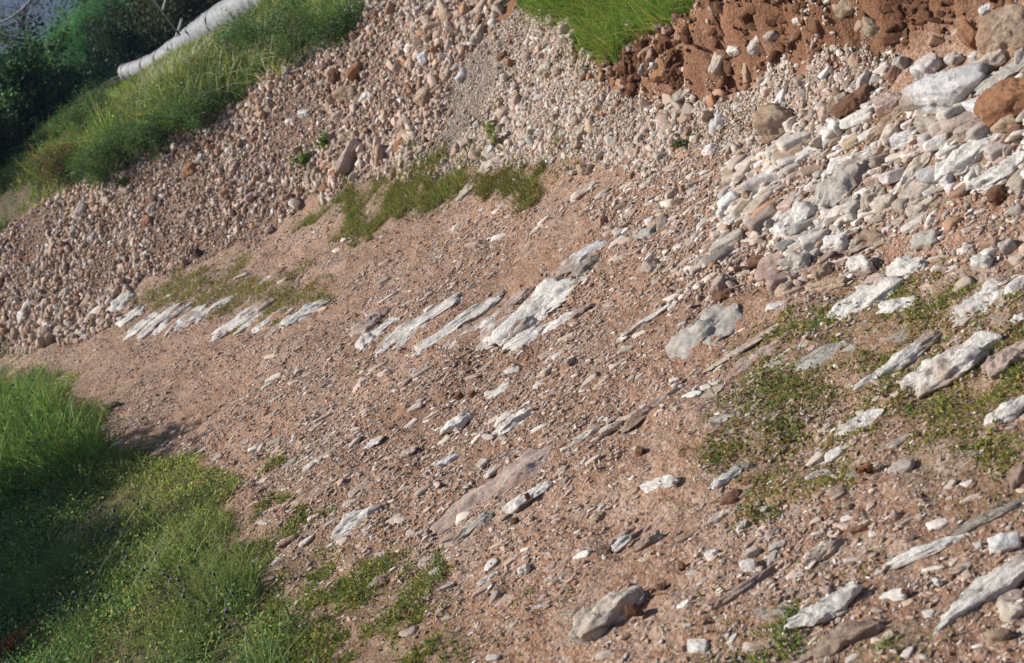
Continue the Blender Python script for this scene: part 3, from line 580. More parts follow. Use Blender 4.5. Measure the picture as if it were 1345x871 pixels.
addstuff('rubble', scat_zone('rubble', 'rub', 2000, .02, .08, 1.9, dict(W=5, C=3, G=2, T=1.6, P=1.6, R=.5, B=.3), '', .7, sink=.4, big_px=19, flat=(.4, .7), along=.3, lie=True))
addstuff('rubble', scat_zone('rubble', 'pile', 2300, .018, .085, 1.7, dict(W=6, C=3, G=2, L=2, T=1.3, P=1, B=.3), '', .5, sink=.25, big_px=19, flat=(.4, .7), along=.35, lie=True, sub_px=(4, 8)))
# red bank: stones stuck in the earth
tb = rng.uniform(.1, 3.1, 2600); sb = rng.normal(.26, .26, 2600)
seg = BANK[1:]-BANK[:-1]; sl_ = np.hypot(*seg.T); cum = np.concatenate([[0], np.cumsum(sl_)])
bx = np.interp(tb, cum, BANK[:, 0])+.8*sb; by = np.interp(tb, cum, BANK[:, 1])+.5*sb
m = ~rayhero(bx, by); bx, by = bx[m], by[m]
cc, kk = palette(len(bx), dict(R=4, B=4, T=2, C=1.5, W=1.2, G=1))
addstuff('bank_stones', make_scatter('bank_stones', bx, by, pareto(len(bx), .009, .08, 1.25), cc, kk, sink=.2, big_px=20))
# clods of red earth along the broken edge of the bank
nc = 10000; tb = rng.uniform(.08, 3.08, nc); k_ = rng.random(nc); sb = np.where(k_ < .45, rng.normal(.045, .035, nc), rng.uniform(.05, .8, nc))
bx = np.interp(tb, cum, BANK[:, 0])+.85*sb; by = np.interp(tb, cum, BANK[:, 1])+.5*sb; dn = fbm2(bx*5, by*5, 3, 207); m = ~rayhero(bx, by) & ~inpoly(bx, by, Z['wedge']) & (rng.random(nc) < np.clip(.55+dn, .05, 1)); bx, by = bx[m], by[m]; nc = len(bx)
cl = np.array([.215, .112, .066])*rng.normal(1, .16, (nc, 1)); CLODS = make_scatter('earth_clods', bx, by, pareto(nc, .012, .085, 1.5), np.clip(cl, .03, .4), np.array(['B']*nc), sink=.42, sub_px=(0, 8), want=False, flat=(.5, .9), along=.3)
# gravel strewn over the track: finer near, coarser far (log-uniform in distance)
def track(n, lo_k, hi, a, mix, sink, dens=None, **kw):
    r = np.exp(rng.uniform(math.log(1.8), math.log(14), n)); th = rng.uniform(R_(-33), R_(30), n); x, y = r*np.sin(th), r*np.cos(th)
    s_, t_ = toe_st(x, y); m = (s_ < .25) & ~inpoly(x, y, Z['talus']) & ~inpoly(x, y, Z['chute']) & ~inpoly(x, y, Z['verge'])
    nn = fbm2(x*1.3, y*1.3, 3, 71)
    nn2_ = fbm2(x*4, y*4, 3, 72); m &= rng.random(n) < np.clip(.55+.5*nn+.5*nn2_, .08, 1)*(1-.6*inpoly(x, y, Z['wf']))*(1 if lo_k < .0025 else (1-.75*sstep(11.8, 14.5, t_+.5*s_)*(s_ < -.35))); x, y, r = x[m], y[m], r[m]
    m = ~rayhero(x, y); x, y, r = x[m], y[m], r[m]
    lo = lo_k*r; u = rng.random(len(x)); s = lo*(1-u*(1-(hi/lo)**-a))**(-1/a)
    c, k = palette(len(x), mix); return make_scatter('track_gravel', x, y, s, c, k, sink=sink, **kw)
MIXG = dict(P=5, T=3, C=2.5, W=3.2, R=2.5, B=2.2, G=1.6)
addstuff('track_gravel', track(330000, .0012, .018, 1.8, MIXG, .28, sub_px=(6, 16), want=False, flat=(.35, .65), along=.15))
addstuff('track_gravel', track(64000, .0028, .026, 2.1, dict(W=6, C=3, P=5, G=1.6, T=2, B=1.1, R=1), .33, sub_px=(5, 11), big_px=18, flat=(.3, .6), along=.4, lie=True))
addstuff('track_gravel', track(2000, .010, .055, 2.0, dict(W=7, C=3, P=3, G=3, T=.8, B=.4), .47, sub_px=(5, 11), big_px=18, flat=(.3, .55), along=.5, lie=True))
# ------------------------------------------------------------------ plants
GREEN = np.array([.085, .165, .034]); YEL = np.array([.28, .27, .055]); OLIVE = np.array([.10, .12, .04]); DRY = np.array([.40, .36, .22]); BLUEG = np.array([.07, .15, .06]); LIME = np.array([.175, .27, .05])
def gmix(n, cs, ws, jit=.18):
    idx = rng.choice(len(cs), n, p=np.array(ws)/sum(ws)); return np.clip(np.array(cs)[idx]*rng.normal(1, jit, (n, 1)), .01, .7)
def blades(x, y, h, w, cols, lean=.35, bias=(0, 0), seg=3, z=None, curl=1.0):
    n = len(x); z = Hfull(x, y)-.005 if z is None else z
    a = rng.uniform(0, 2*math.pi, n); l = rng.gamma(2, lean/2, n)
    lx = np.cos(a)*l+bias[0]; ly = np.sin(a)*l+bias[1]; b = rng.uniform(0, math.pi, n); wx, wy = np.cos(b)*w/2, np.sin(b)*w/2
    V = []
    for k in range(seg+1):
        t = k/seg; f = (1-t**1.6) if k < seg else .06; bend = t*(.4+.6*t*curl)
        cx = x+lx*h*bend; cy = y+ly*h*bend; cz = z+h*(t-.25*curl*np.clip(l, 0, 1.2)*t*t)
        V.append(np.stack([cx-wx*f, cy-wy*f, cz], 1)); V.append(np.stack([cx+wx*f, cy+wy*f, cz], 1))
    V = np.stack(V, 1); K = 2*(seg+1); base = (np.arange(n)*K)[:, None, None]
    q = np.array([[2*k, 2*k+1, 2*k+3, 2*k+2] for k in range(seg)]); Fc = (base+q[None]).reshape(-1, 4)
    return V.reshape(-1, 3), Fc, np.repeat(cols, K, 0)
def leaves(P, size, cols, up=.5, asp=.55):
    n = len(P); d = rng.normal(size=(n, 3)); d[:, 2] = np.abs(d[:, 2])*.7; d /= np.linalg.norm(d, axis=1)[:, None]
    r = rng.normal(size=(n, 3)); r[:, 2] *= 1-up; r -= (r*d).sum(1)[:, None]*d; r /= np.linalg.norm(r, axis=1)[:, None]
    s = size[:, None]; V = np.stack([P-d*s*.5, P+r*s*asp*.5, P+d*s*.5, P-r*s*asp*.5], 1).reshape(-1, 3)
    Fc = (np.arange(n)*4)[:, None]+np.array([0, 1, 2, 3]); return V, Fc, np.repeat(cols, 4, 0)
def join(arrs):
    Vs, Fs, Cs = [], [], []; off = 0
    for V, Fc, Cc in arrs: Vs.append(V); Fs.append(Fc+off); Cs.append(Cc); off += len(V)
    return np.concatenate(Vs), np.concatenate(Fs), np.concatenate(Cs)
def cull(x, y, pad=200, rmax=30):
    P = np.stack([x, y, H(x, y)], 1); m = inview(P, pad, rmax); return x[m], y[m]
def plantstuff(name, arrs, label, cat='grass'):
    V, Fc, Cc = join(arrs); return tag(mesh_np(name, V, Fc, Cc, M_LEAF), label, cat, None, 'stuff')
# grassy verge at the lower left
Zv = Z['verge']; lo, hi = np.array([-3.6, 3.2]), np.array([.2, 9.2])
def verge_pts(n, j=.10):
    p = rng.uniform(lo, hi, (n, 2)); m = zone(p[:, 0], p[:, 1], Zv, j, 5); x, y = cull(p[m, 0], p[m, 1]); return x, y
x, y = verge_pts(230000); dn = fbm2(x*3.2, y*3.2, 3, 81); m = rng.random(len(x)) < np.clip(.7+.8*dn, .08, 1); x, y, dn = x[m], y[m], dn[m]
px_, py_, _ = project(np.stack([x, y, 0*x], 1)); edge = sstep(-2.1, -.9, x+.3*(y-5)+.25*fbm2(x*2, y*2, 3, 84))
tone = fbm2(x*2, y*2, 3, 83); cg = gmix(len(x), [GREEN, BLUEG, OLIVE], [5, 2, 2])*(1-edge[:, None]*.75)+gmix(len(x), [YEL, OLIVE, np.array([.22, .15, .07])], [4, 2, 2])*edge[:, None]*.75
cg *= ((1+.25*tone)*(1.35+.3*edge))[:, None]
h = np.clip((.022+.034*(1-edge))*rng.gamma(4, 1/4, len(x))*(1+.6*dn), .010, .16); V1 = [q[:] for q in blades(x, y, h, .0035+.003*rng.random(len(x)), cg*1.15, 1.0)]
x, y = verge_pts(420000); dn = fbm2(x*2.6, y*2.6, 3, 85); m = rng.random(len(x)) < np.clip(.6+.8*dn, .08, 1); x, y = x[m], y[m]
edge = sstep(-2.1, -.9, x+.3*(y-5)+.25*fbm2(x*2, y*2, 3, 84)); P = np.stack([x, y, Hfull(x, y)+rng.gamma(3, .012, len(x))*(1-.5*edge)], 1)
tn = 1+.3*fbm2(x*5, y*5, 3, 89)[:, None]; V2 = leaves(P, rng.uniform(.007, .018, len(x)), (gmix(len(x), [GREEN, LIME, BLUEG*1.3, OLIVE, YEL], [5, 2.5, 3, 1, 1.5])*(1-edge[:, None]*.6)+gmix(len(x), [YEL, OLIVE, LIME*.8, np.array([.24, .15, .08])], [4, 2, 1, 1.2])*edge[:, None]*.75)*1.6*tn, .7)
plantstuff('verge_grass', [V1, V2], 'green grass and clover covering the verge at the lower left')
# tall clump at the left edge
def patch_px(poly, n, jit=.04):
    W_ = wpoly(poly); x, y = bbox_pts(W_, n); m = zone(x, y, W_, jit); return x[m], y[m]
x, y = patch_px([(-250, 520), (0, 535), (60, 545), (120, 575), (155, 600), (120, 640), (40, 660), (-200, 700)], 60000)
x, y = cull(x, y); dn = fbm2(x*3, y*3, 3, 87)
h = np.clip(.19*rng.gamma(7, 1/7, len(x))*(1+.5*dn), .06, .5)*sstep(-1.7, -2.3, x)+.05
V1 = blades(x, y, h, .006+.004*rng.random(len(x)), gmix(len(x), [GREEN*1.6, LIME*1.25, YEL], [4, 4, 1])*(1+.4*dn[:, None]), .7, seg=4)
P = np.stack([x, y, Hfull(x, y)+h*rng.uniform(.1, 1.05, len(x))], 1)
V2 = leaves(P, rng.uniform(.012, .028, len(P)), gmix(len(P), [GREEN*1.6, LIME*1.2, BLUEG*1.2], [5, 2, 2]), .5)
plantstuff('tall_grass', [V1, V2], 'tall lush grass at the left edge beside the track')
# grass on top of the bank (far left) and the wedge of bright grass
n = 200000; tt = rng.uniform(14.6, 21.5, n); ss = .8+2.8*rng.random(n)**1.3
tx = np.interp(tt, CUM, TOE[:, 0]); ty = np.interp(tt, CUM, TOE[:, 1]); ti = np.clip(np.searchsorted(CUM, tt)-1, 0, len(SEG)-1); nx, ny = SEG[ti, 1]/SL[ti], -SEG[ti, 0]/SL[ti]
x, y = tx+nx*ss, ty+ny*ss; s_, t_ = toe_st(x, y)
nz_ = fbm2(x*1.2, y*1.2, 3, 91); keep = (s_ > .93+.10*nz_) & (t_ > 14.75+.1*nz_) & ~inpoly(x, y, Z['talus'])
PATHP = Z['pathbend']
keep &= ~zone(x, y, PATHP, .12, 4) | (rng.random(n) < .3); x, y = cull(x[keep], y[keep]); s_, t_ = toe_st(x, y)
bare = fbm2(x*1.6, y*1.6, 3, 93); m = rng.random(len(x)) < np.clip(.8+.9*bare, .08, 1); x, y, s_, t_, bare = x[m], y[m], s_[m], t_[m], bare[m]
low = sstep(1.5, 1.0, s_)*sstep(17.5, 16, t_)
h = np.clip((.13-.05*low)*(1-.68*sstep(1.25, 2.1, s_))*rng.gamma(5, 1/5, len(x))*(1+.5*bare), .04, .5)
cg = gmix(len(x), [GREEN, OLIVE, YEL, DRY*.6, LIME], [4, 2, 3.5, 1.6, 2])*(1-low[:, None])+gmix(len(x), [GREEN*1.2, LIME], [3, 1])*low[:, None]
V1 = blades(x, y, h, .005+.005*rng.random(len(x)), cg*1.65*np.clip(1.05+.55*fbm2(x*2.6, y*2.6, 3, 94)[:, None], .4, 1.8), .8, (.12, -.05))
P = np.stack([x, y, Hfull(x, y)+h*rng.uniform(.05, .8, len(x))], 1)[::2]; V2 = leaves(P, rng.uniform(.014, .034, len(P)), cg[::2]*1.7*np.clip(1+.5*fbm2(x*4, y*4, 3, 96)[:, None][::2], .4, 1.8), .4)
plantstuff('bank_grass', [V1, V2], 'wild grass and herbs along the top of the bank on the left')
x, y = patch_px([(175, 180), (190, 120), (260, 85), (330, 50), (400, 55), (395, 90), (320, 130), (240, 175)], 5200)
h = rng.uniform(.14, .30, len(x)); V1 = blades(x, y, h, rng.uniform(.008, .02, len(x)), gmix(len(x), [DRY*1.4, np.array([.52, .56, .36]), YEL*1.5], [3, 4, 2]), .8, (.45, -.1), seg=5, curl=1.6)
plantstuff('wild_oats', [V1], 'pale nodding wild oat stalks below the white pipe', 'wild oats')
x, y = patch_px(ZP['wedge'], 46000, .05); x, y = cull(x, y); dn = fbm2(x*4, y*4, 3, 95)
h = np.clip(.075*rng.gamma(4, 1/4, len(x))*(1+.8*dn), .02, .25); e = sstep(.3, .8, x-.9)
V1 = blades(x, y, h, .004+.003*rng.random(len(x)), 1.35*gmix(len(x), [GREEN*1.2, LIME, YEL*1.15], [4, 3, 3.0])*(1+.3*dn[:, None]), .8, (-.1, -.25))
plantstuff('bright_grass', [V1], 'bright green grass wedge at the top edge above the gravel chute')
# weeds on the track
def weeds(zk, n, hs, cs, ws, thr, leafn=.6, poly=None, fr=4., red=0):
    W_ = Z[zk] if poly is None else wpoly(poly); x, y = bbox_pts(W_, n); m = zone(x, y, W_, .22, 5); x, y = x[m], y[m]
    dn = fbm2(x*fr, y*fr, 4, 101); m = rng.random(len(x)) < np.clip((dn-thr)*2.2, 0.0, 1); x, y = x[m], y[m]; x, y = cull(x, y)
    if not len(x): return []
    m = ~rayhero(x, y); x, y = x[m], y[m]
    h = hs*rng.gamma(5, 1/5, len(x)); c = gmix(len(x), cs, ws)
    a = [blades(x, y, h, .0025+.0025*rng.random(len(x)), c, .8)]
    k = int(len(x)*leafn); j = rng.integers(0, len(x), k)
    P = np.stack([x[j]+rng.normal(0, .008, k), y[j]+rng.normal(0, .008, k), Hfull(x[j], y[j])+rng.uniform(.002, 1, k)*h[j]*.6], 1)
    a.append(leaves(P, rng.uniform(.006, .014, k), c[j]*1.05, .8)); return a
RB = np.array([.22, .11, .05]); A = []
A += weeds('wa', 46000, .040, [GREEN, YEL*1.25, DRY*.6, RB*1.2, LIME], [1.4, 6, 1.5, 1.5, 2], -.6, fr=6.)
A += weeds('wb', 14000, .045, [GREEN, YEL, RB, OLIVE], [1.4, 6, 1.5, 1.5], -.25, fr=9.)
A += weeds('wc', 48000, .026, [GREEN, YEL*1.2, DRY*.6, RB], [1.6, 7, 1.2, 1.5], -.6, fr=7.)
A += weeds('wd', 42000, .015, [GREEN, YEL*1.2, LIME, RB], [1.5, 6, 2, 2], .18, .5, fr=11.)
A += weeds('wd', 46000, .010, [YEL*.95, LIME*.9, RB*1.3], [5, 2, 2], -.35, .4, fr=9.)
A += weeds('we', 9000, .022, [GREEN, LIME, YEL], [3, 2, 2], .05)
A += weeds('wf', 90000, .018, [YEL*1.3, GREEN, OLIVE, LIME, RB], [5, 3, 1, 2, 1], -.1, fr=7.)
for cx, cy, r, k in [(575, 815, 22, 900), (600, 868, 26, 1500), (690, 790, 16, 350), (505, 468, 30, 800), (475, 478, 22, 500), (565, 208, 18, 300), (545, 222, 34, 2200), (500, 225, 30, 1600), (1030, 500, 46, 2600), (985, 520, 26, 1200), (1040, 548, 34, 1300), (720, 395, 10, 120), (740, 785, 12, 200),
        (610, 208, 22, 500), (715, 215, 28, 900), (285, 380, 26, 900), (375, 388, 18, 700), (405, 400, 16, 500), (200, 385, 16, 500), (570, 335, 22, 300), (520, 375, 14, 200), (920, 600, 30, 500), (1000, 590, 40, 1000), (1190, 540, 36, 700), (1290, 500, 40, 900), (1100, 440, 40, 700), (1000, 435, 34, 600), (1290, 590, 40, 500),
        (1150, 400, 40, 500), (955, 845, 36, 700), (1150, 830, 30, 500), (1260, 610, 26, 400), (1270, 645, 26, 300), (430, 720, 26, 700), (480, 800, 30, 900), (515, 680, 14, 150), (660, 865, 20, 400), (760, 545, 14, 100), (868, 700, 14, 100), (1080, 760, 16, 100)]:
    d_ = float(np.linalg.norm(hit([cx], [cy])[0]-O)); rr_ = r*d_/FPX; pc = hit([cx], [cy])[0]
    k = int(k*.17); x = pc[0]+rng.normal(0, rr_*1.0, k); y = pc[1]+rng.normal(0, rr_*1.6, k); g = np.exp(-fbm2(x*14, y*14, 2, 3)); m = rng.random(k) < np.clip(g*.6-.15, 0, 1); x, y = x[m], y[m]
    h = rng.gamma(5, 1/5, len(x))*(.013+.008*(r > 25)); c = gmix(len(x), [GREEN, LIME*.9, YEL, OLIVE], [3, 2, 3.5, 1]); A.append(blades(x, y, h, .003+.002*rng.random(len(x)), c, .8))
    P = np.stack([x, y, Hfull(x, y)+h*rng.uniform(.1, .8, len(x))], 1); A.append(leaves(P, rng.uniform(.006, .013, len(x)), c, .7))
plantstuff('track_weeds', A, 'low green and yellowish weeds growing in patches on the track', 'weeds')
x, y = verge_pts(160); h = rng.uniform(.06, .14, len(x)); V1 = blades(x, y, h, .0022+0*x, gmix(len(x), [DRY*1.2], [1]), .9, (1.1, -.1), seg=4)
px_, py_ = rng.uniform(60, 270, 120), rng.uniform(690, 800, 120); P = hit(px_, py_); h = rng.uniform(.06, .16, 120)
V2 = blades(P[:, 0], P[:, 1], h, .003+0*h, gmix(120, [DRY*1.3], [1]), .5, (1.7, -.15), seg=4)
plantstuff('dry_stalks', [V1, V2], 'thin straw-pale dry stalks leaning over the verge grass', 'dry grass')

# ------------------------------------------------------------------ single plants, shrubs and trees
def tube(pts, rad, ns=7):
    pts = np.array(pts, float); n = len(pts); rad = np.broadcast_to(np.asarray(rad, float), (n,)); T = np.gradient(pts, axis=0); T /= np.linalg.norm(T, axis=1)[:, None]
    ref = np.array([.31, .2, .93]); A_ = np.cross(T, ref); A_ /= np.linalg.norm(A_, axis=1)[:, None]; B_ = np.cross(T, A_)
    an = np.linspace(0, 2*math.pi, ns, endpoint=False)
    V = (pts[:, None]+rad[:, None, None]*(np.cos(an)[None, :, None]*A_[:, None]+np.sin(an)[None, :, None]*B_[:, None])).reshape(-1, 3)
    i = np.arange(n-1)[:, None]; j = np.arange(ns)[None]; jn = (j+1) % ns
    Fc = np.stack([i*ns+j, i*ns+jn, (i+1)*ns+jn, (i+1)*ns+j], -1).reshape(-1, 4); cap = lambda k: np.array([[k*ns+q, k*ns+q+1, k*ns+q+2, k*ns+(q+3) % ns] for q in range(0, ns-2, 2)])
    return V, np.concatenate([Fc, cap(0)[:, ::-1], cap(n-1)])
def paint(V, col): return np.tile(np.asarray(col, float), (len(V), 1))
def woody(name, label, cat, base, height, spread, nb, leafn, leafsize, cs, ws, trunk_r=.04, crown_lo=.25, group=None, asp=.45, bark=(.12, .09, .07), twig=True, shape=1.0, sd=1):
    """trunk with limbs, twigs and leaves clustered round the twig ends"""
    global rng
    keep_rng = rng; rng = np.random.default_rng(sd)
    r = empty(name, base); tag(r, label, cat, group); W = []; tips = []
    th = [np.array([0, 0, -.05])]; lean = rng.normal(0, .06, 2)
    for k in range(1, 7): th.append(np.array([lean[0]*height*k/6+rng.normal(0, .02)*height*.3, lean[1]*height*k/6, height*.75*k/6]))
    th = np.array(th); W.append(tube(th, np.linspace(trunk_r, trunk_r*.3, 7)))
    for b in range(nb):
        t = rng.uniform(crown_lo, 1); p0 = np.array([np.interp(t*6, range(7), th[:, q]) for q in range(3)])
        a = rng.uniform(0, 2*math.pi); zr = p0[2]/height; ext = spread*math.sqrt(max(.08, 1-((zr-.55)/.62)**2))*rng.uniform(.65, 1.05)*shape
        p1 = p0+np.array([math.cos(a)*ext, math.sin(a)*ext, height*rng.uniform(.05, .28)*(1.2-zr)]); mid = (p0+p1)/2+np.array([0, 0, .06*height])
        pts = [p0, (p0+mid)/2+rng.normal(0, .01, 3), mid, (mid+p1)/2+rng.normal(0, .02*spread, 3), p1]; W.append(tube(pts, np.linspace(trunk_r*.4, trunk_r*.08, 5), 5)); 
        for q in range(7):
            f = rng.uniform(.3, 1); pa = np.array([np.interp(f*4, range(5), np.array(pts)[:, c_]) for c_ in range(3)]); pb = pa+rng.normal(0, .22*spread, 3)+np.array([0, 0, .08*spread])
            if twig: W.append(tube([pa, (pa+pb)/2+rng.normal(0, .02*spread, 3), pb], [trunk_r*.12, trunk_r*.09, trunk_r*.04], 4))
            tips.append(pb); tips.append((pa+pb)/2)
    V = []; Fc = []; off = 0
    for v, f in W: V.append(v); Fc.append(f+off); off += len(v)
    V = np.concatenate(V); mesh_np('trunk', V, np.concatenate(Fc), paint(V, bark), M_WOOD, True, r)
    tips = np.array(tips); idx = rng.integers(0, len(tips), leafn); P = tips[idx]+rng.normal(0, .085*spread, (leafn, 3)); P[:, 2] = np.maximum(P[:, 2], .02)
    tone = rng.normal(1, .22, len(tips))[idx]; c = gmix(leafn, cs, ws)*np.clip(tone, .5, 1.6)[:, None]
    V, Fc2, Cc = leaves(P, leafsize*rng.uniform(.6, 1.4, leafn), np.clip(c, .005, .6), .3, asp); mesh_np('crown', V, Fc2, Cc, M_LEAF, False, r)
    rng = keep_rng; return r
def at(px, py, d):                      # a point d metres out along the sight line; used to read positions off the photo
    return O+ray([px], [py])[0]*d
def ground_at(px, py, d):
    P = at(px, py, d); P[2] = float(H(P[0], P[1])); return P
DG = np.array([.05, .09, .028]); MG = np.array([.045, .115, .028]); PG = np.array([.05, .13, .045])
def tree_at(cx, cy, d, **kw):           # crown centre seen at cx,cy
    P = at(cx, cy, d); g = float(H(P[0], P[1])); P0 = np.array([P[0], P[1], g]); return P0, P[2]-g
B_, hc = tree_at(122, 82, 24); woody('round_shrub', 'round soft green shrub at the top left in front of the dark tree', 'shrub', B_, hc+.74, .80, 80, 110000, .040, [PG*2.4, MG*2.8, MG*3.4], [4, 3, 1.5], .05, .05, asp=.22, sd=3)
B_, hc = tree_at(96, 140, 20); woody('round_shrub', 'smaller green shrub just below the round soft green shrub', 'shrub', B_, max(.5, hc+.38), .50, 40, 40000, .034, [PG*2.2, LIME*.9], [3, 1], .03, .05, asp=.25, sd=4)
B_, hc = tree_at(262, -40, 27); woody('dark_tree', 'very dark broad tree at the top edge behind the white pipe', 'tree', B_, hc+1.6, 2.2, 80, 110000, .085, [DG*.45, DG*.7, np.array([.06, .05, .035])], [4, 2, 1], .14, .02, sd=5)
B_, hc = tree_at(360, -10, 25); woody('dark_tree', 'dark bushy tree right of the white pipe, half cut off by the top edge', 'tree', B_, hc+.9, 1.2, 44, 40000, .07, [DG*.6, OLIVE*.5, RB*.4], [3, 2, 1], .1, .02, sd=6)
B_, hc = tree_at(22, 175, 14.5); woody('leafy_bush', 'dark green leafy bush at the left edge below the twiggy tree', 'bush', B_, hc+.5, .74, 60, 60000, .046, [MG*1.1, DG*1.1, MG*2], [4, 3, 1], .05, .03, asp=.6, sd=7)
B_, hc = tree_at(-22, 235, 13.2); woody('leafy_bush', 'dark bush cut by the left edge of the photo beside the path bend', 'bush', B_, max(.5, hc+.5), .62, 50, 40000, .042, [DG, MG*.8, DG*.7], [4, 2, 2], .05, .03, asp=.6, sd=8)
B_, hc = tree_at(212, 52, 20); woody('dark_bush', 'dark bush directly behind the thin end of the white pipe', 'bush', B_, max(.6, hc+.55), .75, 46, 36000, .05, [DG*.7, DG, OLIVE*.6], [3, 2, 1], .05, .02, sd=41)
B_, hc = tree_at(275, 2, 18); woody('dark_bush', 'dim olive bush behind the middle of the white pipe', 'bush', B_, max(.6, hc+.5), .7, 46, 30000, .045, [OLIVE*.8, DG, OLIVE*1.2], [3, 2, 1], .05, .02, sd=42)
B_, hc = tree_at(52, 60, 30); woody('twiggy_tree', 'thin twiggy tree with sparse brownish leaves against blue hills', 'tree', B_, hc+1.5, 1.3, 26, 2600, .055, [np.array([.12, .09, .06]), OLIVE], [3, 1], .05, .1, bark=(.15, .12, .11), sd=9)
B_, hc = tree_at(8, 110, 26); woody('twiggy_tree', 'small leafy tree at the far left behind the dark leafy bush', 'tree', B_, hc+.4, .5, 22, 5000, .045, [MG*1.3, OLIVE], [3, 1], .04, .05, sd=10)
woody('roadside_bush', 'tall bush beyond the left edge throwing shade on the verge', 'bush', (-3.7, 6.2, H(-3.7, 6.2)), 1.95, .46, 46, 22000, .04, [MG, DG], [2, 1], .04, .02, sd=11)
woody('roadside_bush', 'broad bush beyond the lower left corner throwing shade on the grass', 'bush', (-3.85, 5.3, H(-3.85, 5.3)), 2.0, .62, 56, 34000, .04, [MG, DG], [2, 1], .04, .02, sd=12)
for (cx, cy, d, hh, sp, lab, sd_) in [(215, 190, 12.3, .30, .26, 'dense herb clump on the bank crest above the lower scree', 21), (170, 205, 13, .34, .28, 'olive herb clump on the bank left of the wild oats', 22), (395, 62, 11.5, .42, .34, 'dark bushy herb clump near the top end of the bank grass', 23), (90, 225, 12.0, .30, .22, 'small reddish-tipped herb clump at the left end of the bank', 24), (340, 60, 12, .30, .26, 'shaggy herb clump under the thick end of the pipe', 25), (140, 225, 12, .30, .26, 'bright herb clump on the bank just left of the olive one', 26), (270, 155, 12, .26, .24, 'fresh green herb clump at the scree edge below the wild oats', 27), (125, 170, 13, .34, .3, 'grey-green herb clump below the small green shrub', 28), (455, 40, 11, .22, .24, 'low bright herb clump at the top of the scree', 29)]:
    P = hit([cx], [cy+14])[0]; woody('herb_clump', lab, 'wild herb', P, hh, sp, 26, 7000, .016, [MG*2.2, OLIVE*1.4, GREEN*1.2] if sd_ != 24 else [OLIVE, RB, YEL], [3, 2, 2], .008, .0, 'herb clumps on the bank', sd=sd_, asp=.35)
# little plants in the scree
def small_plant(name, label, px, py, hgt, nstem, spread, leafn, ls, cs, ws, sd_):
    global rng
    kr = rng; rng = np.random.default_rng(sd_); P = hit([px], [py])[0]; r = empty(name, P); tag(r, label, 'plant'); W = []; L_ = []
    for k in range(nstem):
        a = rng.uniform(0, 2*math.pi); e = spread*rng.uniform(.2, 1) if nstem > 1 else spread; tip = np.array([math.cos(a)*e, math.sin(a)*e*.6, hgt*rng.uniform(.7, 1)])
        pts = [np.zeros(3), tip*np.array([.3, .3, .4]), tip*np.array([.7, .7, .8]), tip]; W.append(tube(pts, [.003, .0025, .002, .001], 5))
        f = rng.uniform(.25, 1.02, leafn//nstem); L_.append(np.stack([np.interp(f*3, range(4), np.array(pts)[:, q]) for q in range(3)], 1)+rng.normal(0, ls*.45, (leafn//nstem, 3)))
    V, Fc, off = [], [], 0
    for v, f in W: V.append(v); Fc.append(f+off); off += len(v)
    V = np.concatenate(V); mesh_np('stem', V, np.concatenate(Fc), paint(V, (.14, .18, .06)), M_WOOD, True, r)
    P_ = np.concatenate(L_); V, Fc, Cc = leaves(P_, ls*rng.uniform(.6, 1.3, len(P_)), gmix(len(P_), cs, ws), .2, .5); mesh_np('foliage', V, Fc, Cc, M_LEAF, False, r); rng = kr
small_plant('sprig', 'single upright yellow-green sprig growing from the pale gravel', 656, 198, .185, 1, .01, 90, .026, [LIME*1.3, YEL*1.6], [3, 1], 31)
small_plant('leafy_plant', 'bright green leafy plant in the scree, the upper of two', 432, 196, .10, 9, .075, 260, .026, [GREEN*1.3, LIME], [3, 2], 32)
small_plant('leafy_plant', 'bright green leafy plant in the scree, lower and more yellow of two', 402, 218, .09, 10, .10, 240, .026, [LIME*1.1, GREEN*1.3], [3, 2], 33)
small_plant('leafy_plant', 'tiny green plant at the lower edge of the tall bank grass', 166, 246, .08, 7, .05, 120, .022, [LIME, GREEN], [3, 2], 34)
small_plant('leafy_plant', 'small olive weed in the gravel left of the tan wedge block', 905, 192, .045, 7, .07, 120, .018, [DG*1.4, OLIVE], [3, 2], 35)
small_plant('leafy_plant', 'small reddish weed below the weedy patch on the right', 1145, 622, .03, 6, .03, 60, .010, [np.array([.35, .06, .04]), YEL], [3, 1], 36)
small_plant('leafy_plant', 'reddish weed at the lower left corner of the photo', 18, 862, .08, 14, .14, 420, .016, [np.array([.30, .07, .04]), RB], [3, 2], 37)
